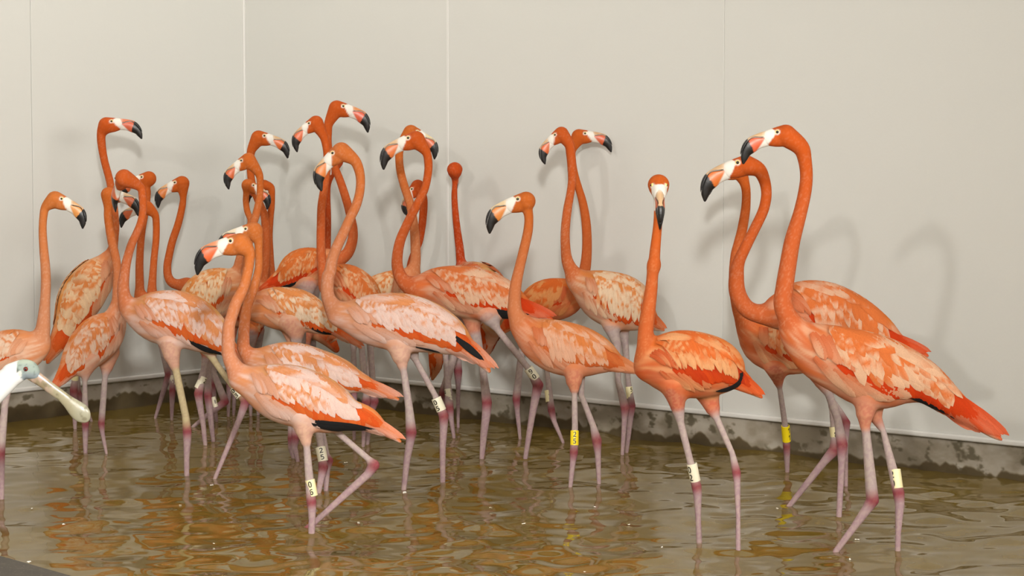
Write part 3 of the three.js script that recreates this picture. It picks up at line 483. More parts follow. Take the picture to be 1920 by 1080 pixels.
// ───────────────────────── the flock, from front to back ─────────────────────────
// x, D: where the bird stands (pixel column, distance); yaw: how far its right side is turned to the camera; legs: thigh, bare leg, ankle, shank
const CREAM = '#ddd3a4', PAPER = '#d6d0b8', YELLOW = '#e8cf18';
const FLOCK = [
  { label: 'big deep orange flamingo at the right end, bent ankle, long red tail, cream leg band', pal: 'rich', x: 1640, D: 7.38, yaw: 8, face: -1, feathers: 2, redLow: -0.72, paleLow: -0.3,
    cheek: C(226, 103, 66), tint: { blk: 0.04 },
    head: { eye: [1456, 247.5], tip: [1394, 306] }, neck: [[1469, 575, 18], [1471, 540, 17], [1477, 500, 16], [1486, 450, 15], [1500, 400, 13], [1509, 360, 12.5], [1512, 330, 12], [1509, 300, 13], [1501, 276, 16]],
    body: [[1490, 622, 26], [1505, 638, 36], [1540, 660, 53], [1588, 678, 64], [1640, 697, 70], [1692, 704, 53], [1735, 718, 39], [1780, 752, 28], [1825, 785, 20], [1860, 812, 11], [1877, 824, 4]],
    legs: [{ w: 1, k: 'tttbasss', p: [[1625, 740, 20], [1622, 775, 17], [1622, 798, 10], [1624, 812, 8], [1636, 938, 12], [1625, 955, 9.5], [1600, 990, 7], [1567, 1034, 6]] },
      { w: -1, k: 'ttbasss', p: [[1638, 760, 18], [1643, 785, 11], [1656, 808, 5.5], [1685, 925, 11], [1687, 945, 9], [1684, 1000, 5.5], [1683, 1036, 5.5]], band: [1678, 880, 1683, 916, 10.5, '20', CREAM, 2.4] }] },
  { label: 'flamingo facing the camera head-on with its black bill pointing down', pal: 'orange', x: 1300, D: 7.45, yaw: 4, face: -1, feathers: 2, redLow: -0.62, paleLow: 0.02, flight: [[0.74, 0.62, 0.64, -0.98, 0.05, [0.84, -0.35]]], tint: { blk: 1, rd: C(198, 58, 18), br: C(214, 100, 56), be: C(220, 120, 80), tip: C(240, 176, 122), warm: 0.85 },
    head: { eye: [1236, 349], s: 1.0, pitch: 25, turn: 'camera' }, neck: [[1208, 660, 14], [1210, 627, 14.5], [1214, 593, 14], [1221, 543, 11.8], [1223.5, 514, 11], [1226, 498, 13.4], [1227, 486, 10.8], [1228, 472, 10.2], [1231, 443, 9], [1233.5, 417, 8.5], [1235, 390, 9], [1236, 368, 12]],
    body: [[1211, 690, 20], [1235, 681, 43], [1270, 681, 61], [1310, 685, 62], [1345, 689, 50], [1372, 703, 33], [1400, 722, 19], [1428, 745, 4]], neckZ: 0.02,
    legs: [{ w: 1, k: 'ttbbasss', p: [[1262, 722, 22], [1270, 760, 14], [1276, 792, 7], [1293, 860, 6.5], [1306, 912, 9.5], [1308, 928, 8], [1309, 970, 5.5], [1311, 1018, 5.5]], band: [1297, 869, 1304, 902, 9.8, '02', PAPER, -0.75] },
      { w: -1, k: 'ttbbasss', p: [[1325, 735, 22], [1336, 765, 14], [1344, 785, 6.5], [1373, 850, 5.5], [1381, 887, 8.5], [1382, 903, 6.5], [1384, 970, 4.5], [1384, 1034, 5]] }] },
  { label: 'palest pink flamingo in front, one foot drawn back, black wing edge, band reading 06', pal: 'pale', x: 580, D: 7.68, yaw: 5, face: -1, feathers: 2, flight: [[0.5, -0.5, 0.94, -0.3, 0.05, [0.74, -0.62]], [0.44, -0.62, 0.8, -0.8, 0.042, [0.64, -0.86]]], cheek: C(230, 107, 56), lid: C(232, 150, 104), paleLow: -0.12,
    head: { eye: [433.7, 450.8], tip: [369.7, 514] }, neck: [[436, 682, 15], [429, 663, 13], [428, 638, 12.5], [429, 613, 11.7], [434, 595, 11], [442, 570, 11], [451, 552, 10.5], [457.5, 537, 10], [464, 512, 9.5], [468, 487, 9.5], [466, 472, 12]],
    body: [[453, 711, 22], [485, 722, 37], [525, 736, 54], [565, 746, 57], [610, 762, 50], [648, 776, 32], [687, 785, 23], [715, 801, 15], [738, 818, 9], [750, 828, 4]],
    legs: [{ w: 1, k: 'tttbasss', p: [[567, 782, 19], [570, 805, 17], [574, 828, 10], [575, 838, 6.5], [584, 942, 9.5], [585, 955, 8], [585, 975, 6.5], [584, 1003, 6.5]], band: [581, 899, 587, 930, 9.3, '06', CREAM, 0], bandLabel: 'pale band with the number 06' },
      { w: -1, up: true, k: 'tbbassa', p: [[612, 790, 14], [622, 802, 6], [690, 860, 6], [701, 872, 11], [690, 889, 8], [596, 974, 5.5], [574, 994, 7]] }] },
  { label: 'flamingo behind the big one at the right, neck curved low in an S', pal: 'rich', x: 1560, D: 8.14, yaw: 8, face: -1, feathers: 2, cheek: C(232, 123, 52), paleLow: -0.5, tint: { tip: C(240, 190, 158), blk: 0 },
    head: { eye: [1381.7, 304.5], tip: [1322, 376] }, neck: [[1448, 590, 21], [1425, 589, 18], [1402, 580, 16.5], [1388, 562, 16], [1381.5, 542, 15.5], [1381, 517, 14], [1385, 492, 11.5], [1396, 467, 10.5], [1413, 433, 10], [1429, 400, 10], [1435, 380, 10], [1437, 360, 10], [1433, 338, 11], [1422, 318, 14]],
    body: [[1455, 586, 24], [1478, 582, 40], [1505, 578, 51], [1545, 590, 62], [1590, 610, 60], [1635, 630, 46], [1675, 645, 30], [1710, 655, 16], [1738, 667, 5]],
    legs: [{ w: 1, k: 'ttbbass', p: [[1530, 690, 24], [1540, 715, 14], [1554, 738, 8], [1571, 788, 7.5], [1579, 834, 10.5], [1578, 870, 6.5], [1573, 969, 5.5]] },
      { w: -1, k: 'ttbbass', p: [[1545, 690, 20], [1555, 730, 8], [1560, 770, 5.5], [1564, 812, 6], [1566, 842, 11], [1545, 866, 7.5], [1479, 950, 5]], band: [1561.5, 800, 1566, 829, 7, '8', CREAM, 0.5] }] },
  { label: 'orange flamingo mostly hidden behind two others at the right, bright yellow leg band', pal: 'orange', x: 1480, D: 8.9, yaw: 10, face: -1, feathers: 1, tint: { blk: 1 },
    head: { eye: [1373, 317], tip: [1330, 364] }, neck: [[1392, 585, 18], [1382, 550, 14], [1378, 515, 11.5], [1380, 480, 10.5], [1385, 458, 10], [1391, 433, 9.5], [1397, 400, 9], [1399, 380, 8.5], [1399, 358, 8.5], [1395, 340, 10]],
    body: [[1404, 612, 20], [1435, 640, 46], [1475, 652, 50], [1520, 662, 46], [1560, 682, 28], [1595, 700, 8]],
    legs: [{ w: 1, k: 'ttbbas', p: [[1455, 690, 20], [1459, 714, 10], [1462, 728, 5], [1471, 790, 5.5], [1475, 836, 7], [1476, 884, 4.2]], band: [1472.5, 798, 1475, 827, 8, '11', YELLOW, 1.0], bandLabel: 'bright yellow band' },
      { w: -1, k: 'tbbass', p: [[1530, 700, 16], [1553, 740, 5], [1575, 770, 5], [1586, 793, 8.5], [1586, 830, 4.5], [1586, 911, 4]] }] },
  { label: 'pale flamingo just behind the palest one, pale leg band reading 25, plain orange tail', pal: 'pale', x: 600, D: 8.63, yaw: 5, face: -1, feathers: 2, lid: C(240, 222, 190), tint: { br: C(232, 158, 118), nk: C(220, 135, 95), blk: 0 }, paleLow: -0.35,
    head: { eye: [461.7, 428.3], tip: [411.5, 478] }, neck: [[458, 655, 13], [457, 632, 11], [458, 613, 10.5], [460, 595, 10], [465, 570, 9.2], [477, 537, 8.6], [485, 503, 7.5], [485, 470, 7.5], [484, 452, 9]],
    body: [[478, 678, 18], [505, 683, 35], [545, 692, 51], [590, 700, 47], [630, 706, 37], [660, 713, 24], [690, 722, 18], [720, 737, 11], [746, 749, 4]],
    legs: [{ w: 1, k: 'ttbbass', p: [[590, 730, 22], [594, 765, 14], [596, 800, 7], [603, 845, 6.5], [606, 876, 9.5], [603, 892, 7], [597, 925, 5]], band: [600.5, 838, 606, 865, 9.5, '25', PAPER, 0.2], bandLabel: 'pale band with the number 25' },
      { w: -1, k: 'ttbbass', p: [[594, 730, 18], [598, 765, 12], [602, 800, 6], [613, 852, 5], [617, 864, 8], [613, 880, 6.5], [611, 921, 4.5]] }] },
  { label: 'pale flamingo in the middle with a long bent-down bill and a pink neck', pal: 'pale', x: 765, D: 8.7, yaw: 5, face: -1, feathers: 2, fan: 1.7, flight: [[0.7, 0.25, 0.93, 0.5, 0.04, [0.8, 0.2]], [0.5, -0.72, 0.68, -0.86, 0.014, [0.6, -0.8]]], tint: { nt: C(216, 127, 80), nk: C(220, 151, 119), blk: 1 }, cheek: C(228, 133, 64),
    head: { eye: [624.3, 286.7], tip: [602.3, 357] }, neck: [[622, 572, 15], [614, 550, 12.5], [615, 520, 12], [618.7, 510, 11.5], [623, 487, 10.5], [631.7, 463, 10], [644, 437, 9.5], [656, 410, 9], [667, 387, 9], [674, 363, 8.6], [676, 337, 8.6], [672, 315, 9.5], [663, 299, 11]],
    body: [[636, 590, 20], [665, 595, 33], [705, 600, 49], [755, 605, 55], [800, 613, 48], [838, 628, 37], [870, 648, 25], [895, 668, 17], [917, 696, 5]],
    legs: [{ w: 1, k: 'tttbbasss', p: [[744, 645, 19], [752, 668, 17], [754, 684, 10], [757, 696, 6.5], [767, 764, 7.5], [771, 811, 10.5], [769, 828, 8], [763, 862, 6.5], [757, 918, 5]] },
      { w: -1, k: 'tbbasss', p: [[768, 648, 16], [780, 676, 6], [815, 740, 5.5], [832, 780, 9.5], [832, 800, 7.5], [830, 840, 6], [830, 906, 5]], band: [817.5, 746, 828, 770, 9.5, '05', PAPER, -0.4] }] },
  { label: 'flamingo right of centre with upright neck and a yellow leg band reading 25', pal: 'pink', x: 1085, D: 8.73, yaw: 5, face: -1, feathers: 2, lid: C(236, 206, 160), cheek: C(232, 145, 72), redLow: -0.45, paleLow: -0.42, tint: { tip: C(240, 186, 154), rd: C(222, 110, 66), tl: C(226, 136, 96), blk: 0, br: C(226, 128, 84), be: C(230, 148, 112) },
    head: { eye: [970.7, 372.7], tip: [918, 436.5] }, neck: [[967, 590, 15], [964.7, 567, 12.3], [967, 535, 11], [974.5, 500, 9.6], [982.5, 467, 9.2], [990, 433, 9], [991.5, 407, 8.6], [988, 390, 11]],
    body: [[981, 615, 22], [1010, 636, 39], [1045, 650, 50], [1085, 659, 48], [1120, 666, 35], [1150, 678, 24], [1175, 690, 13], [1194, 699, 4]],
    legs: [{ w: 1, k: 'tttbbass', p: [[1076, 692, 17], [1076, 714, 15], [1077, 730, 9], [1077, 738, 5.5], [1078, 800, 6], [1076, 848, 8], [1074, 868, 5.5], [1069, 916, 4]], band: [1077.5, 807, 1077, 835, 7.8, '25', YELLOW, 0.1], bandLabel: 'yellow band with the number 25' },
      { w: -1, k: 'tbbass', p: [[1083, 705, 14], [1090, 742, 5.5], [1112, 798, 6], [1119, 826, 9.5], [1121, 850, 6], [1123, 905, 4]] }] },
  { label: 'flamingo left of the palest one, tan leg, pale band 03 beside that bird’s chest', pal: 'pale', leg: C(170, 154, 116), x: 350, D: 8.98, yaw: 5, face: -1, feathers: 2, tint: { nt: C(214, 107, 53), nk: C(218, 133, 93), br: C(232, 160, 128), blk: 0.3 },
    head: { eye: [227, 334], s: 0.82, pitch: 22, turn: -58 }, neck: [[234, 562, 13], [231, 540, 11.5], [233, 517, 10], [237.5, 490, 8.7], [246, 460, 8], [255, 440, 7.6], [263, 420, 7.2], [268, 396, 7.2], [267, 367, 7.6], [262, 350, 8.6]],
    body: [[242, 579, 15], [265, 589, 31], [302, 595, 50], [345, 600, 52], [385, 620, 42], [420, 646, 26], [445, 667, 14], [467, 688, 4]],
    legs: [{ w: 1, k: 'tttbbasss', p: [[318, 642, 19], [322, 665, 16], [327, 684, 10], [330, 694, 7], [348, 780, 7], [351, 808, 8.5], [351, 826, 7.5], [350, 857, 5.5], [350, 891, 5]] },
      { w: -1, k: 'tbbass', p: [[384, 648, 14], [394, 666, 6.5], [435, 723, 5.5], [461, 752, 9], [449, 786, 6], [403, 897, 4]], band: [439, 726.5, 452, 744, 9.5, '03', PAPER, -0.5], bandLabel: 'pale band with the number 03' }] },
  { label: 'flamingo at the centre with its neck looped to the left and one leg swung back', pal: 'rich', x: 950, D: 9.38, yaw: 5, face: -1, feathers: 2, cheek: C(230, 125, 64), tint: { tip: C(242, 198, 166), blk: 1 }, paleLow: -0.35,
    head: { eye: [765.7, 258.3], tip: [719, 316.7] }, neck: [[768, 536, 16], [754, 524, 13], [745.5, 503, 11], [745, 480, 10.2], [750, 453, 9.5], [759, 430, 9], [772, 403, 8.5], [785, 378, 8], [796.7, 353, 7.7], [802.5, 325, 7.7], [803, 303, 8], [798.5, 284, 9]],
    body: [[786, 541, 22], [820, 537, 35], [860, 545, 47], [900, 552, 48], [940, 561, 38], [975, 575, 27], [1005, 588, 14], [1034, 598, 4]],
    legs: [{ w: 1, k: 'tbbasss', p: [[915, 590, 18], [933, 618, 6.5], [990, 690, 6], [1009, 722, 10], [1004, 745, 8], [997, 783, 6.3], [985, 859, 4.5]], band: [990, 690, 1004.5, 710.5, 9, '90', PAPER, 0.2] },
      { w: -1, k: 'ttbasss', p: [[884, 585, 20], [888, 620, 13], [905, 690, 6.5], [913, 755, 9.5], [912, 775, 8.5], [907, 815, 6.8], [903, 863, 4.6]] }] },
  { label: 'flamingo at the left edge, body cut by the picture’s side, pale straight neck', pal: 'pink', x: 10, D: 8.43, yaw: 5, face: 1, feathers: 1, cheek: C(232, 155, 82), lid: C(230, 180, 130), tint: { nt: C(218, 133, 84), nk: C(223, 155, 123), br: C(234, 170, 140), tip: C(246, 214, 188) },
    head: { eye: [117.3, 372.3], tip: [154.3, 427.7] }, neck: [[80, 620, 14], [84, 573, 10], [86, 533, 9.3], [85, 500, 9], [82, 467, 8.3], [80, 433, 7.6], [81.5, 405, 7.6], [86, 388, 9]],
    body: [[74, 648, 18], [52, 656, 34], [18, 663, 45], [-30, 676, 46], [-80, 700, 30], [-130, 730, 8]],
    legs: [{ w: 1, k: 'ttbas', p: [[18, 700, 16], [13, 728, 9], [9, 760, 6.5], [1, 850, 8.5], [3, 936, 5]] }, { w: -1, k: 'ttbas', p: [[-10, 700, 16], [-22, 730, 9], [-28, 760, 6.5], [-36, 850, 8.5], [-30, 925, 5]] }] },
  { label: 'flamingo seen from behind at the left, its face behind another bird, red tail low', pal: 'pink', x: 185, D: 9.58, yaw: -32, face: 1, feathers: 2, redLow: -0.5, tint: { tip: C(243, 208, 184), blk: 0, bk: C(236, 140, 72) },
    head: { eye: [216, 361], tip: [258.5, 404] }, neck: [[221, 560, 11], [221, 540, 10], [221, 515, 8.8], [217, 485, 8.3], [211, 458, 8.3], [206, 430, 8.3], [203, 405, 8.3], [203, 388, 8.5]],
    body: [[220, 584, 15], [208, 612, 29], [184, 635, 43], [155, 663, 36], [128, 692, 23], [108, 718, 12], [97, 736, 4]],
    legs: [{ w: 1, k: 'ttbass', p: [[168, 670, 18], [163, 693, 10], [159, 716, 4.5], [160, 795, 7], [160, 812, 5.5], [160, 849, 4]] }, { w: -1, k: 'ttbass', p: [[204, 662, 20], [200, 688, 12], [197, 706, 5.5], [190, 795, 6.5], [192, 812, 4.5], [200, 852, 3]] }] },
  { label: 'tallest flamingo at the left, head high, facing right', pal: 'pink', x: 150, D: 10.3, yaw: -40, face: 1, feathers: 1, cheek: C(224, 107, 72), lid: C(228, 120, 70), tint: { nt: C(214, 100, 44), nk: C(221, 122, 69), bk: C(238, 164, 104), tip: C(243, 206, 166), blk: 0 },
    head: { eye: [210.7, 227.3], tip: [265, 259.3] }, neck: [[210, 478, 10], [214, 450, 8], [216.5, 425, 7.5], [215, 400, 7.2], [211.5, 370, 7.2], [207, 345, 7.2], [203.5, 330, 7.2], [195.5, 300, 7.2], [190.5, 270, 7.8], [190.5, 250, 9]],
    body: [[207, 482, 12], [194, 502, 25], [174, 527, 38], [152, 560, 42], [127, 608, 32], [106, 648, 20], [90, 678, 6]],
    legs: [{ w: 1, k: 'ttbas', p: [[146, 640, 20], [143, 670, 10], [142, 700, 5], [138, 732, 7.5], [141, 804, 3.5]], band: [142.5, 692, 140, 713, 6.5, '', CREAM] }, { w: -1, k: 'ttbas', p: [[152, 640, 18], [149, 670, 9], [145, 700, 4.5], [145, 735, 7], [172, 791, 3]] }] },
  { label: 'flamingo whose black-tipped bill and arched neck show between two birds at the left', pal: 'orange', x: 385, D: 9.87, yaw: 8, face: -1, feathers: 0,
    head: { eye: [264, 386], tip: [227, 426] }, neck: [[286, 556, 11], [285, 540, 8.5], [286.5, 517, 7.2], [289, 483, 6.6], [292.5, 450, 6.6], [293, 420, 6.6], [290, 402, 7.6]],
    body: [[292, 568, 12], [315, 592, 30], [355, 610, 38], [395, 628, 26], [420, 645, 8]],
    legs: [{ w: 1, k: 'ttbasss', p: [[380, 640, 16], [386, 665, 8], [383, 690, 6], [372, 738, 8.5], [374, 755, 6.8], [381, 795, 5.2], [385, 835, 4]], band: [382, 706, 371, 728.5, 7.5, '22', PAPER, 1.2] },
      { w: -1, k: 'ttbas', p: [[392, 640, 14], [391, 670, 8], [390, 700, 5.5], [390, 742, 8], [400, 828, 3.8]], band: [399.5, 744, 404.5, 763, 4.6, '8', PAPER, 0.6] }] },
  { label: 'flamingo nearly hidden by two looped necks at the left, only crown and neck showing', pal: 'orange', x: 310, D: 10.72, yaw: 5, face: -1, feathers: 0,
    head: { eye: [267, 331.5], tip: [228, 375] }, neck: [[262, 550, 9], [262, 533, 8.3], [261.5, 500, 7.5], [263, 467, 7], [266, 435, 6.7], [271, 405, 6.7], [274.5, 380, 7], [275, 360, 8], [273, 348, 9]],
    body: [[266, 560, 11], [288, 580, 26], [325, 596, 32], [362, 616, 22], [388, 635, 6]],
    legs: [{ w: 1, k: 'ttbas', p: [[297, 610, 14], [300, 635, 7], [303, 655, 4.5], [316, 703, 6.5], [291, 784, 3]] }, { w: -1, k: 'ttbas', p: [[322, 610, 14], [322, 640, 7], [323, 670, 4], [323, 733, 6], [322, 787, 3]], band: [322.5, 704, 323.5, 722, 5, '', PAPER] }] },
  { label: 'slim flamingo facing left alone before the bare wall left of the corner', pal: 'orange', x: 410, D: 10.85, yaw: 5, face: -1, feathers: 0, lid: C(232, 176, 122), cheek: C(228, 131, 60),
    head: { eye: [329, 341.7], tip: [296, 389] }, neck: [[335, 534, 10], [322, 529, 9], [315, 517, 8], [313.5, 500, 7.5], [316, 484, 7.3], [323, 453, 7.2], [334, 420, 7], [341.7, 387, 6.5], [343.5, 368, 6.6]],
    body: [[350, 535, 12], [372, 546, 22], [402, 562, 33], [436, 582, 30], [466, 606, 8]],
    legs: [{ w: 1, k: 'ttbas', p: [[425, 600, 14], [426, 630, 7], [428, 660, 4.5], [430, 715, 6], [428, 780, 3]] }, { w: -1, k: 'ttbas', p: [[435, 600, 14], [436, 630, 7], [437, 660, 4.5], [440, 715, 6], [438, 778, 3]] }] },
  { label: 'flamingo facing right near the corner, yellow-orange back behind the palest bird’s neck', pal: 'pink', x: 400, D: 10.4, yaw: -25, face: 1, feathers: 2, tint: { root: C(238, 150, 76), tip: C(247, 214, 176), bk: C(240, 160, 84) },
    head: { eye: [476, 347], tip: [500.5, 392] }, neck: [[437, 540, 11], [440, 522, 9.5], [446, 500, 8.5], [451, 480, 8], [458, 455, 7.2], [466, 432, 6.5], [470, 413, 6], [464, 397, 6], [461, 377, 6], [462.5, 360, 6.8]],
    body: [[436, 540, 14], [428, 546, 36], [412, 548, 46], [385, 558, 46], [355, 582, 34], [330, 608, 14], [318, 622, 4]],
    legs: [{ w: 1, k: 'ttbas', p: [[398, 620, 16], [398, 665, 8], [401, 700, 5.5], [422, 753, 7.5], [362, 800, 3.5]] }, { w: -1, k: 'ttbas', p: [[393, 620, 16], [392, 660, 8], [394, 688, 5], [397, 720, 7], [406, 790, 3.5]] }] },
  { label: 'flamingo left of centre whose neck crosses two others, bill steeply down', pal: 'pink', x: 550, D: 9.4, yaw: 8, face: -1, feathers: 2, tint: { root: C(238, 150, 84), tip: C(247, 220, 192), blk: 0.4 }, redLow: -0.7, paleLow: -0.3,
    head: { eye: [453.3, 300.7], tip: [428.3, 354] }, neck: [[476, 584, 15], [465, 560, 11], [462, 520, 9], [464, 480, 8.3], [468, 445, 8], [475, 418, 7.8], [481.7, 397, 7.6], [486.7, 370, 6.8], [487.7, 347, 6.6], [485, 325, 7.8]],
    body: [[482, 582, 17], [500, 576, 33], [530, 579, 41], [565, 583, 38], [600, 600, 27], [630, 618, 15], [655, 635, 9], [676, 652, 4]],
    legs: [{ w: 1, k: 'ttbass', p: [[545, 605, 20], [556, 628, 13], [556, 660, 6], [554, 820, 8], [552, 838, 6], [558, 863, 4]] }, { w: -1, k: 'ttbass', p: [[540, 605, 18], [548, 640, 10], [548, 700, 5.5], [546, 822, 7], [545, 840, 5], [550, 858, 4]] }] },
  { label: 'flamingo near the corner facing right, neck twisting behind a left-facing one', pal: 'orange', x: 478, D: 10.76, yaw: -62, face: 1, feathers: 1, cheek: C(232, 119, 60), slim: 0.9,
    head: { eye: [496.7, 254.3], tip: [539, 295.7] }, neck: [[494, 528, 10], [497.5, 503, 8.2], [499.5, 463, 8], [498.5, 430, 8], [496, 405, 7.8], [489, 387, 7.5], [481, 368, 7.3], [473, 345, 7], [469.5, 320, 7], [469.5, 297, 7.4], [472, 280, 8.6]],
    body: [[492, 540, 11], [486, 556, 24], [479, 580, 30], [474, 608, 24], [472, 632, 14], [472, 650, 4]],
    legs: [{ w: 1, k: 'tbas', p: [[470, 620, 12], [470, 660, 5], [470, 720, 6], [470, 780, 3]] }, { w: -1, k: 'tbas', p: [[484, 620, 12], [484, 660, 5], [484, 720, 6], [484, 778, 3]] }] },
  { label: 'flamingo whose round nape rises behind the crossed necks near the corner', pal: 'orange', x: 560, D: 10.85, yaw: 8, face: -1, feathers: 0,
    head: { eye: [487, 346], tip: [466, 381] }, neck: [[520, 560, 11], [511, 530, 8.5], [508, 500, 7], [506, 470, 6.8], [505, 440, 6.5], [507, 407, 6.3], [509, 387, 6.3], [509.5, 370, 6.3], [508, 352, 7]],
    body: [[524, 572, 13], [540, 580, 26], [565, 592, 32], [592, 612, 24], [614, 634, 15], [630, 655, 7]],
    legs: [{ w: 1, k: 'ttbas', p: [[575, 615, 14], [576, 640, 7], [577, 660, 4.5], [580, 715, 6], [578, 790, 3]] }, { w: -1, k: 'ttbas', p: [[564, 615, 14], [564, 640, 7], [563, 660, 4.5], [560, 715, 6], [562, 788, 3]] }] },
  { label: 'topmost flamingo of all, facing right, orange back toward the left', pal: 'rich', x: 570, D: 10.3, yaw: -8, face: 1, feathers: 2, cheek: C(228, 101, 68), lid: C(230, 150, 90), tint: { tip: C(240, 178, 128) },
    head: { eye: [644.3, 199], tip: [689.3, 247.3] }, neck: [[632, 489, 12], [649, 478, 11], [659, 458, 10], [662, 432, 8.8], [656, 400, 8.2], [648, 370, 8], [637, 337, 7.6], [629, 317, 7.2], [620, 296, 7], [615.5, 272, 7], [615, 248, 7.6], [617, 230, 9]],
    body: [[622, 487, 18], [595, 498, 33], [565, 505, 38], [537, 519, 28], [512, 532, 17], [489, 545, 5]],
    legs: [{ w: 1, k: 'tbas', p: [[575, 535, 18], [568, 580, 7], [566, 700, 6.5], [566, 805, 3.5]] }, { w: -1, k: 'tbas', p: [[560, 535, 18], [556, 580, 7], [556, 700, 6.5], [554, 803, 3.5]] }] },
  { label: 'flamingo left of the topmost one, steep orange bill, facing left', pal: 'rich', x: 670, D: 9.72, yaw: 6, face: -1, feathers: 2, cheek: C(230, 111, 62), lid: C(222, 172, 128), tint: { tip: C(242, 190, 146) },
    head: { eye: [580, 231], tip: [556.7, 284] }, neck: [[612, 532, 12], [606, 510, 10], [603, 487, 9], [601.7, 453, 8.4], [602, 420, 8.2], [603, 387, 8], [607, 360, 7.8], [612, 325, 7.4], [613.5, 295, 7.2], [611.5, 273, 7.6], [606, 254, 8.6]],
    body: [[614, 538, 13], [640, 532, 37], [672, 545, 36], [700, 570, 26], [722, 600, 14], [738, 625, 4]],
    legs: [{ w: 1, k: 'tbbass', p: [[672, 580, 18], [676, 630, 6], [686, 740, 6], [687, 752, 9], [684, 775, 6], [681, 835, 3.6]] }, { w: -1, k: 'tbbass', p: [[690, 580, 16], [694, 640, 6], [700, 738, 6], [702, 752, 8.5], [695, 775, 6], [689, 832, 3.6]] }] },
  { label: 'flamingo of which only a stripe of dark orange neck shows between two paler necks', pal: 'orange', x: 590, D: 10.95, yaw: 6, face: -1, feathers: 0, tint: { nt: C(198, 81, 31), nk: C(196, 81, 33) },
    head: { eye: [624, 304], tip: [607, 343] }, neck: [[612, 482, 8], [614, 460, 6.4], [615, 430, 6], [615, 400, 5.8], [614, 370, 5.8], [615, 345, 6], [622, 326, 7]],
    body: [[608, 492, 13], [598, 506, 26], [580, 518, 28], [558, 532, 18], [540, 545, 5]],
    legs: [{ w: 1, k: 'tbas', p: [[588, 535, 14], [588, 580, 6], [586, 690, 6], [586, 770, 3]] }, { w: -1, k: 'tbas', p: [[580, 535, 14], [580, 580, 6], [578, 690, 6], [578, 770, 3]] }] },
  { label: 'flamingo behind the looped neck at the centre, cream bill peeping out to the right', pal: 'pink', x: 700, D: 10.1, yaw: -10, face: 1, feathers: 2, lid: C(238, 216, 170), tint: { root: C(240, 140, 66), tip: C(247, 210, 170), blk: 0 },
    head: { eye: [783, 247], tip: [814.5, 297.5] }, neck: [[774, 512, 13], [779, 488, 10], [779, 463, 9.4], [777, 430, 8.8], [771, 392, 8.3], [765, 370, 8.1], [757.5, 347, 8], [751, 322, 7.8], [748.5, 298, 7.6], [751, 275, 8.6]],
    body: [[772, 521, 14], [746, 541, 36], [706, 561, 42], [670, 586, 33], [640, 616, 18], [620, 640, 5]],
    legs: [{ w: 1, k: 'tbas', p: [[700, 600, 18], [694, 660, 5.5], [692, 740, 7], [690, 826, 3.5]] }, { w: -1, k: 'tbas', p: [[664, 600, 14], [663, 660, 5], [664, 730, 6.5], [664, 820, 3.5]] }] },
  { label: 'dark orange flamingo tucked behind two necks at the centre, orange tail hanging down', pal: 'orange', x: 785, D: 10.42, yaw: 60, face: -1, feathers: 1, slim: 0.9, tint: { nt: C(206, 89, 34), nk: C(200, 83, 33), tl: C(236, 104, 22), rd: C(234, 96, 20), blk: 0 },
    head: { eye: [772.5, 354], s: 0.64, pitch: 42 }, neck: [[770, 516, 10], [772, 492, 8], [779, 470, 7.3], [786, 453, 7], [789.5, 437, 6.8], [792, 417, 7.4], [794, 392, 7.6], [793, 372, 8.4]],
    body: [[774, 526, 13], [786, 548, 30], [806, 586, 36], [818, 640, 24], [817, 685, 15], [811, 711, 4]],
    legs: [{ w: 1, k: 'tbass', p: [[850, 625, 14], [855, 655, 6], [831, 737, 8.5], [832, 760, 5], [834, 812, 3.5]] }, { w: -1, k: 'tbass', p: [[838, 625, 14], [836, 670, 5.5], [843, 767, 8], [846, 785, 5], [851, 820, 3.5]], band: [839.5, 730, 842.5, 752, 6.8, '40', PAPER, 0] }] },
  { label: 'flamingo seen from the back of its head, straight dark orange neck, bill out of sight', pal: 'orange', x: 880, D: 10.4, yaw: 60, face: -1, feathers: 1, slim: 0.95, tint: { nt: C(214, 89, 33), nk: C(200, 72, 23), bk: C(244, 198, 164), tip: C(246, 210, 184), tl: C(232, 92, 28), rd: C(232, 92, 24), blk: 0 },
    head: { eye: [853, 316], s: 0.72, pitch: 10, turn: 'away' }, neck: [[867, 505, 10], [864, 490, 8.6], [862, 467, 8], [857.5, 433, 7], [854, 400, 6.3], [852, 367, 5.7], [853, 338, 5.8]],
    body: [[870, 510, 14], [886, 522, 32], [906, 546, 44], [918, 590, 36], [916, 630, 24], [908, 662, 14], [904, 677, 5]],
    legs: [{ w: 1, k: 'tbass', p: [[858, 600, 14], [857, 650, 5.5], [859, 697, 8], [859, 725, 4.5], [859, 803, 3]] }, { w: -1, k: 'tbass', p: [[898, 610, 14], [903, 680, 5], [910, 745, 6], [909, 765, 4], [905, 806, 3]] }] },
  { label: 'flamingo facing left, head back to back with another, cream-and-orange back', pal: 'pink', x: 1170, D: 9.58, yaw: 6, face: -1, feathers: 2, cheek: C(230, 113, 60), tint: { nt: C(214, 103, 49), nk: C(221, 122, 73), root: C(240, 148, 74), tip: C(248, 218, 186), blk: 0 }, redLow: -0.7, paleLow: -0.45,
    head: { eye: [1040.3, 252.7], tip: [1021.7, 307] }, neck: [[1074, 512, 14], [1064, 490, 11], [1060.5, 465, 9.2], [1060, 430, 8.7], [1064, 393, 8.3], [1069, 365, 7.7], [1072.5, 340, 7.8], [1072, 312, 8.4], [1070, 287, 9], [1067, 270, 9.8]],
    body: [[1082, 526, 18], [1105, 540, 33], [1138, 558, 50], [1173, 570, 50], [1205, 592, 33], [1230, 610, 13], [1244, 619, 4]],
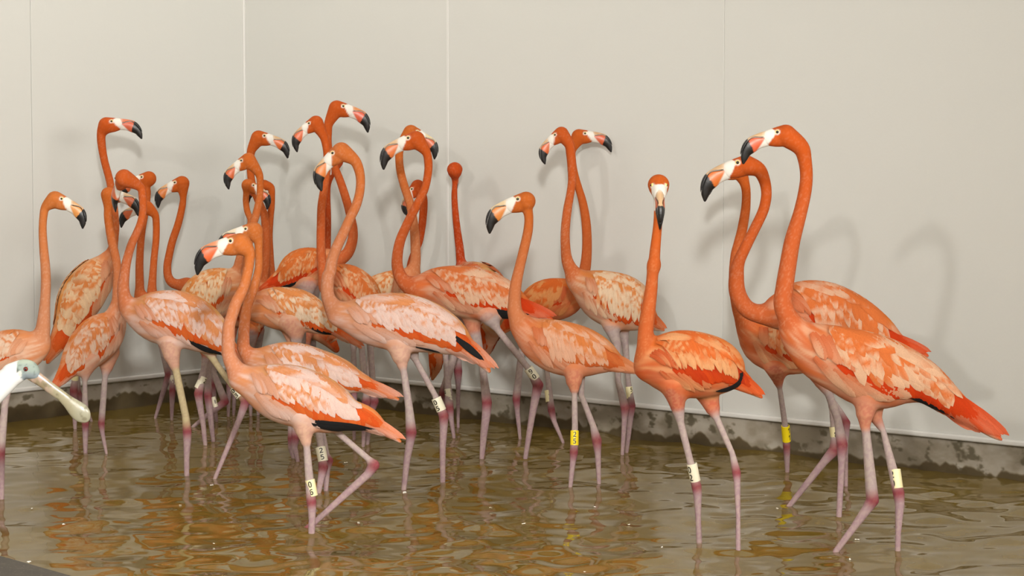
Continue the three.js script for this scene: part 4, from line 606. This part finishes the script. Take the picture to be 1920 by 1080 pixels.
    legs: [{ w: 1, k: 'tbbass', p: [[1145, 612, 14], [1157, 645, 8], [1159, 715, 5.5], [1172, 765, 8.5], [1171, 785, 5.5], [1167, 851, 3.8]] }, { w: -1, k: 'tbbass', p: [[1165, 612, 14], [1172, 645, 7], [1178, 715, 5], [1184, 762, 8], [1182, 785, 5.5], [1175, 848, 3.8]], band: [1179, 725, 1181.5, 747, 6.5, '51', CREAM, 0.8] }] },
  { label: 'orange flamingo facing right, its head back to back with a left-facing one', pal: 'orange', x: 1020, D: 10.0, yaw: -6, face: 1, feathers: 1, cheek: C(224, 103, 62), lid: C(226, 176, 130), tint: { bk: C(238, 140, 60), tip: C(238, 160, 96) },
    head: { eye: [1096.7, 250], tip: [1145.7, 284] }, neck: [[1088, 535, 15], [1096, 508, 11], [1100, 477, 9.6], [1100.5, 443, 9], [1098, 410, 8.6], [1092, 377, 7.8], [1085, 353, 7.2], [1077, 325, 7], [1073, 300, 7.2], [1073, 280, 8]],
    body: [[1082, 545, 17], [1058, 558, 36], [1022, 565, 40], [988, 580, 30], [958, 604, 18], [938, 626, 5]],
    legs: [{ w: 1, k: 'tbass', p: [[985, 595, 16], [979, 650, 6], [968, 748, 7.5], [970, 770, 5], [975, 822, 3.3]] }, { w: -1, k: 'tbass', p: [[1025, 595, 16], [1025, 690, 4.5], [1034, 770, 7], [1039, 790, 4.8], [1056, 830, 3.2]], band: [1026.5, 732, 1029, 754, 5.6, '1', CREAM, 0.4] }] },
];
for (const b of FLOCK) flamingo(b);

// ───────────────────────── the spoonbill at the left edge ─────────────────────────
{
  const f = birdFrame({ x: 0, D: 6.9, yaw: 0 }), { root } = f, S = rows => rows.map(r => { const s = f.P(r[0], r[1], r[3] || 0); return [...s.p, r[2] * s.k]; });
  const chain = (rows, lat, more, per = 4) => { const c = curve(rows, per), o = []; for (let i = 0; i < c.length - 1; i++) o.push(bone(c[i].slice(0, 3), c[i][3], c[i + 1].slice(0, 3), c[i + 1][3], lat, more)); return o; };
  const Zl = { e: [0, 0, 1], s: 0.8 };
  const white = C(214, 213, 210), grey = C(138, 150, 142), pinkish = C(216, 180, 174);
  const skull = chain(S([[24, 702, 22], [44, 692, 18.5], [56, 694, 17], [65, 701, 10.5]]), Zl, { kind: 'skull' });
  const neck = chain(S([[-120, 800, 40], [-70, 785, 30], [-35, 757, 25], [-6, 730, 23], [24, 702, 21]]), Zl, { kind: 'neck' });
  const trunk = chain(S([[-110, 800, 46], [-170, 812, 84], [-250, 835, 90], [-330, 870, 62], [-400, 905, 24]]), Zl, { kind: 'trunk' });
  const legs = [1, -1].flatMap(s => { const q = S([[-250 + s * 14, 905, 24, s * 0.05], [-248 + s * 14, 960, 10, s * 0.05], [-244 + s * 14, 1040, 8, s * 0.05], [-250 + s * 14, 1053, 9, s * 0.05]]); const l = q[3]; return [...chain(q, null, { kind: 'leg' }, 2), bone(l.slice(0, 3), l[3], [l[0], DEEP + 0.02, l[2]], 0.008, null, { kind: 'leg' }), bone([l[0], DEEP + 0.02, l[2]], 0.009, [l[0] + 0.07, DEEP + 0.018, l[2]], 0.006, null, { kind: 'leg' })]; });
  const eyeP = f.P(51, 690.5), un = eyeP.k;
  const color = (p, all) => {
    let best = 1e9, kind = 'neck'; for (const b of all) { const d = capsule(b, ...p); if (d < best) { best = d; kind = b.kind; } }
    const x = (p[0] - eyeP.p[0]) / un, y = -(p[1] - eyeP.p[1]) / un, n = noise(p[0] * 140, p[1] * 140, p[2] * 140), n2 = fbm(p[0] * 40, p[1] * 40, 3, 3);
    let c = kind === 'leg' ? C(190, 120, 124) : kind === 'trunk' ? mix3(white, pinkish, 0.8 * n2) : mix3(white, C(214, 216, 216), 0.5 * n2);
    const edge = -17 + 0.14 * (y + 6) ** 2 * 0.12 + 2.5 * (n - 0.5) - (y > 8 ? 0.15 * (y - 8) : 0);   // bare grey-green skin of the face
    const bare = sstep(-1.2, 1.2, x - edge) * (kind === 'skull' || kind === 'neck' ? 1 : 0) * (y > -30 && y < 40 ? 1 : 0);
    let skin = mix3(grey, C(126, 136, 140), sstep(2, 14, y)); skin = mix3(skin, C(176, 186, 166), sstep(-6, -16, y) * 0.6); if (n > 0.78) skin = mix3(skin, C(90, 98, 92), 0.5);
    c = mix3(c, skin, bare);
    c = mix3(c, C(48, 50, 48), 0.85 * sstep(3.2, 1.2, Math.abs(x - edge - 1.5 + 2 * (n - 0.5))) * sstep(-6, 2, y) * sstep(16, 8, y));
    if (Math.hypot((x + 10) / 3.2, (y - 9) / 6.5) < 1) c = mix3(c, C(206, 204, 192), 0.85);
    return c;
  };
  mesh('body', skin({ neck: [...skull, ...neck], torso: trunk, legs, h: 0.0048, color }).geo, plumage, root);
  const B = S([[60, 702, 13], [80, 716, 11], [97, 729, 10.6], [115, 742, 10.4], [130, 755, 12.5], [142, 766, 16], [151, 774, 17.5], [158, 781, 12], [161, 785, 6]]);
  const bill = chain(B, { e: [0, 0, 1], s: 0.42 }, {}, 5);
  const bc = p => { const x = (p[0] - eyeP.p[0]) / un, n = fbm(p[0] * 60, p[1] * 60, 2, 3), n1 = noise(p[0] * 120, p[1] * 50, 1); let c = mix3(mix3(C(186, 158, 140), C(150, 134, 104), sstep(0.35, 0.65, n1)), C(166, 158, 128), sstep(25, 60, x)); c = mix3(c, C(168, 164, 140), sstep(75, 100, x)).map(q => q * 0.72); return mix3(c, C(96, 86, 60), 0.55 * sstep(0.55, 0.7, n)); };
  const billMat = new THREE.MeshPhysicalMaterial({ name: 'wet_bill', vertexColors: true, roughness: 0.3, clearcoat: 0.5, clearcoatRoughness: 0.15 });
  mesh('bill', skin({ neck: bill, h: 0.0026, color: bc }).geo, billMat, root);
  for (const s of [1, -1]) { const m = mesh('eye', eyeGeo, new THREE.MeshPhysicalMaterial({ name: 'red_brown_iris', color: new THREE.Color().setRGB(...C(110, 32, 24)), roughness: 0.15, clearcoat: 0.8 }), root); m.position.set(eyeP.p[0], eyeP.p[1], s * 17 * 0.8 * un); m.scale.setScalar(4.6 * un); const pu = mesh('pupil', eyeGeo, pupilMat, m); pu.position.set(0, 0, s * 0.7); pu.scale.setScalar(0.5); }
  root.name = numbered('spoonbill'); scene.add(root);
  tag(root, 'white spoonbill with grey bald face and long flat bill at the left edge', 'spoonbill');
}
buildWater();

// flecks of foam and grit on the water
{
  const foam = new THREE.MeshStandardMaterial({ name: 'foam', color: new THREE.Color().setRGB(...C(238, 236, 228)), roughness: 0.4 });
  const parts = [];
  for (const [x, y, r] of [[590, 1002, 5], [757, 925, 3], [648, 869, 2.5], [44, 786, 3], [398, 911, 2.5], [338, 949, 2], [982, 983, 3.5], [1116, 952, 2.5], [1606, 1013, 4], [1594, 1050, 3], [1458, 955, 3], [672, 981, 2], [920, 953, 2], [1240, 1027, 2], [1096, 1074, 2], [55, 1056, 4], [120, 985, 3], [62, 955, 3], [400, 1020, 2.5], [1180, 985, 2]]) {
    const w = onLevel(x, y, 0), k = -w[2] / FOCAL;
    for (let i = 0; i < 3; i++) { const g = new THREE.SphereGeometry(r * k * rr(0.4, 0.8), 8, 6); g.scale(1, 0.5, 1); g.translate(w[0] + rr(-1, 1) * r * k, 0.003, w[2] + rr(-1, 1) * r * k * 2); parts.push(g); }
  }
  tag(mesh('foam_flecks', mergeGeometries(parts), foam), 'small white flecks of foam floating on the brown water', 'foam', null, 'stuff');
}

// ───────────────────────── lamps ─────────────────────────
{
  const glow = (c, e) => new THREE.MeshStandardMaterial({ name: 'lamp_glow', color: 0xffffff, emissive: c, emissiveIntensity: e });
  const steel = new THREE.MeshStandardMaterial({ name: 'lamp_steel', color: 0x55585c, roughness: 0.5, metalness: 0.6 });
  const lamp = (name, L, label, size) => {
    const g = new THREE.Group(); g.position.set(...L.at); g.name = name; scene.add(g); tag(g, label, 'lamp');
    mesh('bulb', new THREE.SphereGeometry(size, 16, 12), glow(L.color, 3), g);
    const p = L.aim ? new THREE.SpotLight(L.color, L.power, 0, L.half * Math.PI / 180, 1, 2) : new THREE.PointLight(L.color, L.power, 0, 2);
    if (L.aim) { p.target.position.set(L.aim[0] - L.at[0], L.aim[1] - L.at[1], L.aim[2] - L.at[2]); g.add(p.target); } p.castShadow = true; p.shadow.radius = L.radius; p.shadow.mapSize.set(1024, 1024); g.add(p);
    return g;
  };
  const flash = lamp('flash_lamp', LIGHT.flash, 'round flash head above the camera', 0.06);
  mesh('reflector', new THREE.CylinderGeometry(0.09, 0.05, 0.08, 24, 1, true).rotateX(Math.PI / 2).translate(0, 0, 0.1), steel, flash);
  const flood = lamp('flood_lamp', LIGHT.flood, 'round flood lamp hanging from the ceiling on a steel rod', 0.12);
  mesh('rod', new THREE.CylinderGeometry(0.012, 0.012, ROOM.h - LIGHT.flood.at[1] - 0.13, 10).translate(0, 0.13 + (ROOM.h - LIGHT.flood.at[1] - 0.13) / 2, 0), steel, flood);
  for (const [x, z, where] of [[0.8, 1.1, 'nearest the corner'], [1.0, 2.2, 'second from the corner']]) {
    const p = new THREE.Vector3(x, ROOM.h - 0.02, z).applyMatrix4(toRoom), g = new THREE.Group(); g.position.copy(p); g.rotation.y = Math.atan2(-e1.z, e1.x); g.name = numbered('ceiling_light'); scene.add(g);
    tag(g, `flat white ceiling light panel ${where}`, 'ceiling light', 'ceiling light panels');
    mesh('frame', new THREE.BoxGeometry(1.24, 0.03, 0.64), trimMat, g);
    mesh('diffuser', new THREE.BoxGeometry(1.2, 0.01, 0.6).translate(0, -0.018, 0), glow(LIGHT.panel.color, 1.2), g);
    const r = new THREE.RectAreaLight(LIGHT.panel.color, LIGHT.panel.nits, 1.2, 0.6); r.position.set(0, -0.03, 0); r.rotation.x = -Math.PI / 2; g.add(r);
  }
}
{
  const p = new THREE.Vector3(ROOM.a - 0.03, 2.5, 4.2).applyMatrix4(toRoom), g = new THREE.Group(); g.position.copy(p); g.name = 'wall_light'; scene.add(g);
  g.lookAt(p.clone().sub(e1)); tag(g, 'long wall light panel high on the wall right of the camera', 'wall light');
  mesh('frame', new THREE.BoxGeometry(4.26, 1.86, 0.03), new THREE.MeshStandardMaterial({ name: 'light_frame', color: 0xd8d4cc, roughness: 0.5 }), g);
  mesh('diffuser', new THREE.BoxGeometry(4.2, 1.8, 0.012).translate(0, 0, 0.018), new THREE.MeshStandardMaterial({ name: 'wall_light_glow', color: 0xffffff, emissive: LIGHT.wall.color, emissiveIntensity: 1.2 }), g);
  const r = new THREE.RectAreaLight(LIGHT.wall.color, LIGHT.wall.nits, 4.2, 1.8); r.position.set(0, 0, 0.03); r.rotation.y = Math.PI; g.add(r);
}
renderer.render(scene, camera);
